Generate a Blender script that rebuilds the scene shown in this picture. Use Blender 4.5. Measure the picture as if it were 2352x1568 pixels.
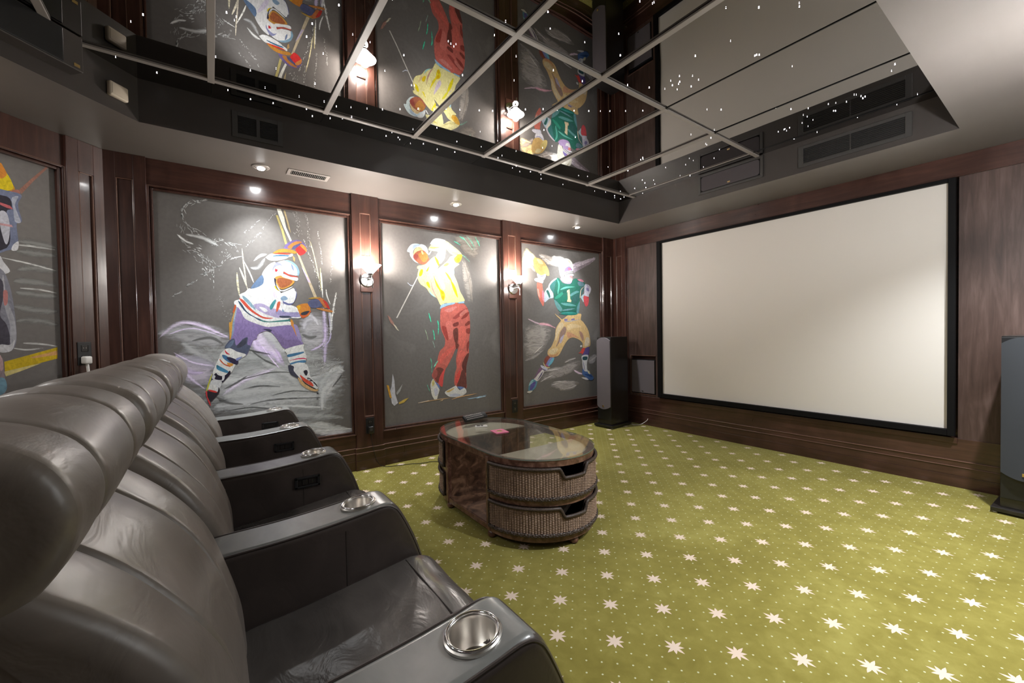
import bpy, bmesh, math, random
from mathutils import Vector, Matrix
from mathutils.geometry import tessellate_polygon
S = bpy.context.scene
for o in list(bpy.data.objects): bpy.data.objects.remove(o, do_unlink=True)
COL = S.collection
PI = math.pi
EXPO = 1.55
DL, DLR, FILLSPOT, FILLB, SC, SHADE, PAINTK = 52, 122, 4, 3, 15, 4, .74   # lamp powers (W), shade glow, paint strength
random.seed(7)
# ------------------------------------------------------------------ camera
YAW, PIT, ROL = .9453, -.0210, -.0168
F0 = Vector((-math.sin(YAW), math.cos(YAW), 0)); R0 = Vector((math.cos(YAW), math.sin(YAW), 0)); U0 = Vector((0, 0, 1))
F2 = F0*math.cos(PIT)+U0*math.sin(PIT); U2 = -F0*math.sin(PIT)+U0*math.cos(PIT)
R3 = R0*math.cos(ROL)+U2*math.sin(ROL); U3 = -R0*math.sin(ROL)+U2*math.cos(ROL)
cd = bpy.data.cameras.new('camera'); cam = bpy.data.objects.new('camera', cd); COL.objects.link(cam)
cam.matrix_world = Matrix(((R3.x, U3.x, -F2.x, 3.7912), (R3.y, U3.y, -F2.y, -4.4635), (R3.z, U3.z, -F2.z, 1.2), (0, 0, 0, 1)))
cd.sensor_width = 36; cd.lens = 954.37/2352*36; cd.clip_start = .02; cd.clip_end = 50
S.camera = cam
# ------------------------------------------------------------------ world, exposure, lamps
w = bpy.data.worlds.new('world'); S.world = w; w.use_nodes = True
w.node_tree.nodes['Background'].inputs[0].default_value = (.02, .02, .022, 1)
w.node_tree.nodes['Background'].inputs[1].default_value = 1
S.view_settings.view_transform = 'Standard'; S.view_settings.look = 'None'
S.view_settings.exposure = EXPO; S.view_settings.gamma = 1; S.view_settings.use_curve_mapping = False
def lamp(kind, loc, energy, col, size=.05, rot=None, spot=None, blend=.6, parent=None):
    d = bpy.data.lights.new('lamp', kind); d.energy = energy; d.color = col
    if kind == 'AREA':
        if isinstance(size, tuple): d.shape = 'RECTANGLE'; d.size, d.size_y = size
        else: d.shape = 'DISK'; d.size = size
    else: d.shadow_soft_size = size
    if kind == 'SPOT': d.spot_size = math.radians(spot); d.spot_blend = blend
    o = bpy.data.objects.new('lamp', d); COL.objects.link(o); o.location = loc
    if rot: o.rotation_euler = rot
    return o
WARM = (1, .94, .88); COOL = (.94, .98, 1); NEUT = (1, .97, .94)
for y in (-4.14, -2.535, -.919):      # recessed downlights over the painted wall, washing it
    lamp('SPOT', (.24, y, 2.42), DL, COOL, .04, (0, math.radians(6), 0), 86, 1.0)
    lamp('SPOT', (.24, y, 2.425), DL*.07, COOL, .04, (0, math.radians(11), 0), 165, 1.0)   # spill of the same lamp
for y in (-2.535, -.919):             # their twins over the right-hand wall
    lamp('SPOT', (3.70, y, 2.42), DLR, COOL, .03, (0, math.radians(4), 0), 112, .9)
for x in (1.0, 1.98, 2.95):           # unseen fill spots added over the back of the room
    lamp('SPOT', (x, -5.62, 2.42), FILLSPOT, NEUT, .04, (math.radians(12), 0, 0), 150, .9)
for x in (0.9, 3.1): lamp('AREA', (x, -5.6, 2.40), FILLB, NEUT, .5, (math.radians(25), 0, 0))   # unseen fill lamps added below the rear soffit
# ------------------------------------------------------------------ materials
def hexc(h, k=1.0):
    o = []
    for i in (0, 2, 4):
        c = int(h[i:i+2], 16)/255
        o.append((c/12.92 if c <= .04045 else ((c+.055)/1.055)**2.4)*k)
    return tuple(o)
def mat(name, col=(.5, .5, .5), rough=.5, metal=0, spec=.5, coat=0, emis=None, es=0):
    m = bpy.data.materials.new(name); m.use_nodes = True
    b = m.node_tree.nodes['Principled BSDF']
    b.inputs['Base Color'].default_value = (*col, 1); b.inputs['Roughness'].default_value = rough
    b.inputs['Metallic'].default_value = metal; b.inputs['Specular IOR Level'].default_value = spec
    b.inputs['Coat Weight'].default_value = coat; b.inputs['Coat Roughness'].default_value = .08
    if emis: b.inputs['Emission Color'].default_value = (*emis, 1); b.inputs['Emission Strength'].default_value = es
    return m
class NT:
    def __init__(s, m): s.t = m.node_tree; s.b = s.t.nodes['Principled BSDF']
    def n(s, ty, **k):
        x = s.t.nodes.new(ty)
        for a, v in k.items():
            if a[:1] == 'i' and a[1:].isdigit(): x.inputs[int(a[1:])].default_value = v
            else: setattr(x, a, v)
        return x
    def l(s, a, b): s.t.links.new(a, b)
    def m(s, op, a, b=None, c=None, clamp=False):
        x = s.t.nodes.new('ShaderNodeMath'); x.operation = op; x.use_clamp = clamp
        for i, v in enumerate((a, b, c)):
            if v is None: continue
            if isinstance(v, (int, float)): x.inputs[i].default_value = v
            else: s.l(v, x.inputs[i])
        return x.outputs[0]
    def obj(s, scale=(1, 1, 1), rot=(0, 0, 0)):
        tc = s.n('ShaderNodeTexCoord'); mp = s.n('ShaderNodeMapping')
        mp.inputs['Scale'].default_value = scale; mp.inputs['Rotation'].default_value = rot
        s.l(tc.outputs['Object'], mp.inputs['Vector']); return mp.outputs[0]
    def noise(s, vec, scale, detail=3, rough=.5, dist=0):
        x = s.n('ShaderNodeTexNoise'); x.inputs['Scale'].default_value = scale; x.inputs['Detail'].default_value = detail
        x.inputs['Roughness'].default_value = rough; x.inputs['Distortion'].default_value = dist
        s.l(vec, x.inputs['Vector']); return x.outputs['Fac']
    def ramp(s, fac, stops):
        r = s.n('ShaderNodeValToRGB'); e = r.color_ramp.elements
        while len(e) < len(stops): e.new(.5)
        for k, (p, c) in zip(e, stops): k.position = p; k.color = (*c, 1)
        s.l(fac, r.inputs[0]); return r.outputs[0]
    def mix(s, fac, a, b):
        x = s.n('ShaderNodeMix', data_type='RGBA')
        for i, v in ((0, fac), (6, a), (7, b)):
            if isinstance(v, (int, float)): x.inputs[i].default_value = v
            elif isinstance(v, tuple): x.inputs[i].default_value = (*v, 1)
            else: s.l(v, x.inputs[i])
        return x.outputs[2]
    def bump(s, h, strength=.3, dist=.01):
        x = s.n('ShaderNodeBump'); x.inputs['Strength'].default_value = strength; x.inputs['Distance'].default_value = dist
        s.l(h, x.inputs['Height']); s.l(x.outputs[0], s.b.inputs['Normal'])
def wood(name, c0, c1, c2, axis='z', rough=.3, sc=1.0, coat=.35):
    m = mat(name, c1, rough, coat=coat); t = NT(m)
    scl = {'z': (14, 14, 1.1), 'x': (1.1, 14, 14), 'y': (14, 1.1, 14)}[axis]
    v = t.obj(tuple(a*sc for a in scl)); f = t.noise(v, 2.2, 6, .6, .6)
    g = t.noise(t.obj((2.5, 2.5, 1.2)), 1.6, 3, .55, .8)
    f2 = t.m('ADD', t.m('MULTIPLY', f, .6), t.m('MULTIPLY', g, .4))
    t.l(t.ramp(f2, [(.32, c0), (.5, c1), (.68, c2)]), t.b.inputs['Base Color'])
    t.l(t.m('ADD', t.m('MULTIPLY', g, .15), rough-.07), t.b.inputs['Roughness'])
    t.bump(f, .06, .004); return m
def leather(name, col, rough=.42, wr=.35):
    m = mat(name, col, rough, spec=.6); t = NT(m); v = t.obj()
    n1 = t.noise(v, 260, 2, .5); n2 = t.noise(t.obj((1.6, 3.2, 3.2)), 3.2, 4, .55, .9)
    h = t.m('ADD', t.m('MULTIPLY', n1, .02), t.m('MULTIPLY', n2, 1.0)); t.bump(h, wr, .012)
    t.l(t.ramp(n2, [(.3, tuple(c*.85 for c in col)), (.7, tuple(c*1.12 for c in col))]), t.b.inputs['Base Color'])
    return m
def paint(name, col, rough=.55, var=.06):
    m = mat(name, col, rough); t = NT(m); n = t.noise(t.obj(), 2.5, 3); n2 = t.noise(t.obj(), 180, 2)
    t.l(t.ramp(n, [(.3, tuple(c*(1-var) for c in col)), (.7, tuple(c*(1+var) for c in col))]), t.b.inputs['Base Color'])
    t.bump(n2, .05, .002); return m
M = {}
M['wood'] = wood('mahogany_wood', (.030, .0115, .0085), (.052, .0205, .0145), (.088, .036, .025))
M['woodh'] = wood('mahogany_wood_rail', (.032, .012, .0085), (.056, .0215, .015), (.095, .038, .026), 'y')
M['woodx'] = wood('mahogany_wood_screen_side', (.034, .014, .010), (.058, .025, .0185), (.095, .042, .031), 'x')
M['veneer'] = wood('figured_veneer', (.040, .021, .016), (.078, .044, .035), (.14, .088, .074), 'z', .5, coat=0)
M['bead'] = mat('glint_moulding', (.16, .085, .062), .22, coat=.6)  # paler than the wood, a bright glint painted into beads and mouldings
M['paint'] = paint('taupe_ceiling_paint', (.155, .135, .122), .42)
M['paintd'] = paint('shaded_tray_paint', (.050, .042, .038), .42)  # ceiling paint with tray shade put into the colour; projector housing shares it
M['black'] = mat('black_plastic', (.012, .012, .013), .38)
M['satin'] = mat('black_satin_wood', (.014, .012, .011), .3, coat=.3)
M['blackm'] = mat('black_velvet_frame', (.003, .0025, .003), .7, spec=.2)
M['screen'] = mat('screen_fabric', (.78, .73, .68), .75, spec=.2)
M['chrome'] = mat('chrome', (.82, .82, .84), .12, 1)
M['steel'] = mat('brushed_cup_steel', (.75, .72, .68), .28, 1)
M['bar'] = mat('painted_grid_bar', (.27, .24, .22), .4)
M['grille'] = paint('speaker_grille_cloth', (.135, .115, .125), .85, .04)
M['grillem'] = paint('plum_grille_cloth', (.060, .050, .054), .8, .04)
M['grilled'] = paint('dark_grille_cloth', (.040, .044, .052), .85, .04)
M['ventd'] = paint('dark_vent_metal', (.050, .046, .043), .45)
M['hole'] = mat('vent_shadow_cavity', (.004, .004, .004), .9)  # black sheets stand in for the shade inside ducts and speaker recess
M['silver'] = mat('satin_vent_metal', (.42, .38, .35), .4, .3)
M['cream'] = mat('cream_plastic', (.62, .53, .42), .45)
M['white'] = mat('white_plastic', (.75, .72, .68), .4)
M['pink'] = mat('pink_card', (.85, .20, .36), .5)
M['gold'] = mat('brass_badge', (.75, .55, .25), .3, 1)
M['glow'] = mat('lit_glass_shade', (.9, .9, .88), .4, emis=(1, .96, .90), es=SHADE)
M['bulb'] = mat('lit_bulb', (1, 1, 1), .4, emis=(1, .98, .96), es=30)
M['star'] = mat('fibre_star', (1, 1, 1), .4, emis=(.95, .93, 1), es=9)
M['leather'] = leather('brown_leather_lit', (.19, .163, .142), .37, .28)  # the dark leather lightened to stand in for strong light on the backs
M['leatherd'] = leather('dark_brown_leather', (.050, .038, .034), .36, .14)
M['leather_sheen'] = leather('arm_top_sheen', (.20, .20, .19), .26, .05)  # arm leather made paler to imitate light reflected off the tops
M['leathers'] = leather('seat_leather', (.085, .075, .069), .25, .34)
M['seam'] = mat('leather_seam', (.03, .024, .021), .6)
# star ceiling: black tinted mirror
m = mat('black_mirror_glass', (.29, .278, .27), .012, 1); M['mirror'] = m; t = NT(m)
t.bump(t.noise(t.obj((1, 1, .01)), 2.2, 1, .4), .10, .010)
# carpet
m = mat('green_star_carpet', (.3, .3, .08), .95, spec=.1); M['carpet'] = m; t = NT(m)
tc = t.n('ShaderNodeTexCoord'); sp = t.n('ShaderNodeSeparateXYZ'); t.l(tc.outputs['Object'], sp.inputs[0])
r2 = 1/math.sqrt(2); SP = .2205
s_ = t.m('MULTIPLY', t.m('ADD', sp.outputs[0], sp.outputs[1]), r2); t_ = t.m('MULTIPLY', t.m('SUBTRACT', sp.outputs[1], sp.outputs[0]), r2)
def cell(v, per, org):
    a = t.m('DIVIDE', t.m('SUBTRACT', v, org), per); a = t.m('ADD', a, .5)
    return t.m('MULTIPLY', t.m('SUBTRACT', t.m('FRACT', t.m('ADD', a, 500)), .5), per)
def polar(u, v): return t.m('SQRT', t.m('ADD', t.m('MULTIPLY', u, u), t.m('MULTIPLY', v, v)))
cs, ct = cell(s_, SP, .0870), cell(t_, SP, -3.772)
rr = polar(cs, ct); an = t.m('ARCTAN2', ct, cs)
tri = t.m('DIVIDE', t.m('PINGPONG', t.m('ADD', an, 10*PI), PI/8), PI/8)
four = t.m('DIVIDE', t.m('PINGPONG', t.m('ADD', an, 10*PI+PI/4), PI/4), PI/4)
rad = t.m('MULTIPLY', t.m('ADD', .044, t.m('MULTIPLY', four, -.008)), t.m('SUBTRACT', 1, t.m('MULTIPLY', t.m('POWER', tri, .75), .60)))
star = t.m('LESS_THAN', rr, rad)
ds, dt = cell(s_, SP/4, .0870), cell(t_, SP/4, -3.772)
dot = t.m('LESS_THAN', polar(ds, dt), .0036)
v = t.obj(); big = t.noise(v, 1.7, 4, .6, .6); fine = t.noise(v, 900, 2); mid = t.noise(v, 14, 4, .65, .5)
base = t.ramp(t.m('ADD', t.m('MULTIPLY', big, .6), t.m('MULTIPLY', mid, .4)), [(.34, (.135, .108, .018)), (.52, (.190, .158, .032)), (.66, (.25, .215, .054))])
base = t.mix(t.m('MULTIPLY', t.m('SUBTRACT', fine, .35), .5, clamp=True), base, (.16, .15, .035))
c = t.mix(dot, base, (.46, .46, .29)); c = t.mix(star, c, (.60, .47, .39))
t.l(c, t.b.inputs['Base Color']); t.bump(fine, .35, .004)
t.b.inputs['Sheen Weight'].default_value = .3; t.b.inputs['Sheen Tint'].default_value = (.8, .8, .4, 1)
# mural canvas
def canvas(name, col, smoke, sc, thr):
    m = mat(name, col, .62, spec=.25); t = NT(m); n = t.noise(t.obj((1, 1, 1)), sc, 6, .62, 1.3); n2 = t.noise(t.obj(), 40, 3)
    a = t.m('MULTIPLY', t.m('SUBTRACT', n, thr), 3.2, clamp=True)
    t.l(t.mix(a, t.mix(n2, tuple(c*.85 for c in col), tuple(c*1.15 for c in col)), smoke), t.b.inputs['Base Color']); return m
M['canvas'] = canvas('charcoal_mural_ground', (.165, .152, .143), (.27, .255, .245), 1.7, .56)
# artist's paint from vertex colours
m = mat('mural_paint', (1, 1, 1), .62, spec=.25); t = NT(m); at = t.n('ShaderNodeVertexColor', layer_name='Col')
n = t.noise(t.obj((1, 2.0, 1.2), (.6, 0, 0)), 16, 5, .65, 2.2); k = t.m('ADD', t.m('MULTIPLY', n, 1.3), .45)
x = t.n('ShaderNodeVectorMath', operation='SCALE'); t.l(at.outputs[0], x.inputs[0]); t.l(k, x.inputs['Scale']); t.l(x.outputs[0], t.b.inputs['Base Color'])
M['art'] = m
# soft dry-brush paint: same colours, broken up so that the ground shows through
m = mat('mural_drybrush', (1, 1, 1), .65, spec=.2); t = NT(m); at = t.n('ShaderNodeVertexColor', layer_name='Col')
x = t.n('ShaderNodeVectorMath', operation='SCALE'); t.l(at.outputs[0], x.inputs[0]); x.inputs['Scale'].default_value = 2.6; t.l(x.outputs[0], t.b.inputs['Base Color'])
n1 = t.noise(t.obj((1, 1.0, 2.6), (math.radians(18), 0, 0)), 7, 6, .74, 1.2); n2 = t.noise(t.obj((1, 1.0, 7), (math.radians(12), 0, 0)), 9, 4, .7, .8); n = t.m('ADD', t.m('MULTIPLY', n1, .55), t.m('MULTIPLY', n2, .45)); sx = t.n('ShaderNodeSeparateXYZ')
a = t.m('MULTIPLY', t.m('SUBTRACT', t.m('ADD', n, t.m('MULTIPLY', at.outputs['Alpha'], .36)), .49), 3.4, clamp=True)
t.l(t.m('MULTIPLY', a, .9), t.b.inputs['Alpha']); M['dry'] = m
# burl / stained rattan furniture wood
m = mat('burl_veneer', (.12, .06, .035), .38, coat=.2); t = NT(m); n = t.noise(t.obj(), 13, 5, .6, 1.0)
t.l(t.ramp(n, [(.34, (.045, .020, .012)), (.5, (.12, .058, .034)), (.64, (.26, .145, .09))]), t.b.inputs['Base Color']); M['burl'] = m
m = mat('stained_table_wood', (.13, .06, .04), .34, coat=.3); t = NT(m); n = t.noise(t.obj(), 26, 5, .6, .6)
t.l(t.ramp(n, [(.36, (.070, .028, .020)), (.5, (.13, .058, .040)), (.64, (.21, .11, .08))]), t.b.inputs['Base Color']); M['twood'] = m
m = mat('wicker_weave', (.25, .16, .11), .6); t = NT(m); n = t.noise(t.obj((9, 9, 1)), 7, 3, .6); n2 = t.noise(t.obj((1, 1, 9)), 60, 2)
t.l(t.ramp(t.m('ADD', t.m('MULTIPLY', n, .5), t.m('MULTIPLY', n2, .5)), [(.35, (.13, .078, .052)), (.5, (.25, .165, .115)), (.65, (.40, .29, .215))]), t.b.inputs['Base Color']); M['wicker'] = m
ge_ = t.n('ShaderNodeNewGeometry'); cv = t.ramp(ge_.outputs['Pointiness'], [(.44, (.25, .2, .17)), (.53, (1.15, 1.1, 1.05))]); mu = t.n('ShaderNodeMix', data_type='RGBA', blend_type='MULTIPLY'); mu.inputs[0].default_value = .8; src = t.b.inputs['Base Color'].links[0].from_socket; t.l(src, mu.inputs[6]); t.l(cv, mu.inputs[7]); t.l(mu.outputs[2], t.b.inputs['Base Color'])  # crevice shade painted into the weave colour, ridges lightened
m = mat('dark_braid', (.06, .038, .03), .5); t = NT(m); n = t.noise(t.obj((60, 60, 60)), 3, 3)
t.l(t.ramp(n, [(.35, (.020, .012, .010)), (.65, (.075, .050, .038))]), t.b.inputs['Base Color']); M['braid'] = m
M['tan'] = paint('tan_board', (.55, .47, .37), .5)
# thin glass: clear, with a Schlick reflection that is the same on both sides of the sheet
m = bpy.data.materials.new('table_glass'); m.use_nodes = True; tr = m.node_tree; tr.nodes.clear()
def nn(ty, **k):
    x = tr.nodes.new(ty)
    for a, v in k.items(): setattr(x, a, v)
    return x
o_ = nn('ShaderNodeOutputMaterial'); mx = nn('ShaderNodeMixShader'); tp = nn('ShaderNodeBsdfTransparent'); gl = nn('ShaderNodeBsdfGlossy'); ge = nn('ShaderNodeNewGeometry')
dp = nn('ShaderNodeVectorMath', operation='DOT_PRODUCT'); tr.links.new(ge.outputs['Normal'], dp.inputs[0]); tr.links.new(ge.outputs['Incoming'], dp.inputs[1])
def mm(op, a, b=None):
    x = nn('ShaderNodeMath', operation=op)
    for i, v in enumerate((a, b)):
        if v is None: continue
        if isinstance(v, (int, float)): x.inputs[i].default_value = v
        else: tr.links.new(v, x.inputs[i])
    return x.outputs[0]
fac = mm('ADD', .04, mm('MULTIPLY', .8, mm('POWER', mm('SUBTRACT', 1, mm('ABSOLUTE', dp.outputs['Value'])), 4.2)))
tp.inputs[0].default_value = (.95, .965, .95, 1); gl.inputs['Roughness'].default_value = .01
tr.links.new(fac, mx.inputs[0]); tr.links.new(tp.outputs[0], mx.inputs[1]); tr.links.new(gl.outputs[0], mx.inputs[2]); tr.links.new(mx.outputs[0], o_.inputs[0])
M['glass'] = m
M['gedge'] = mat('green_glass_edge', (.10, .17, .15), .08, coat=.8)
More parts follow.
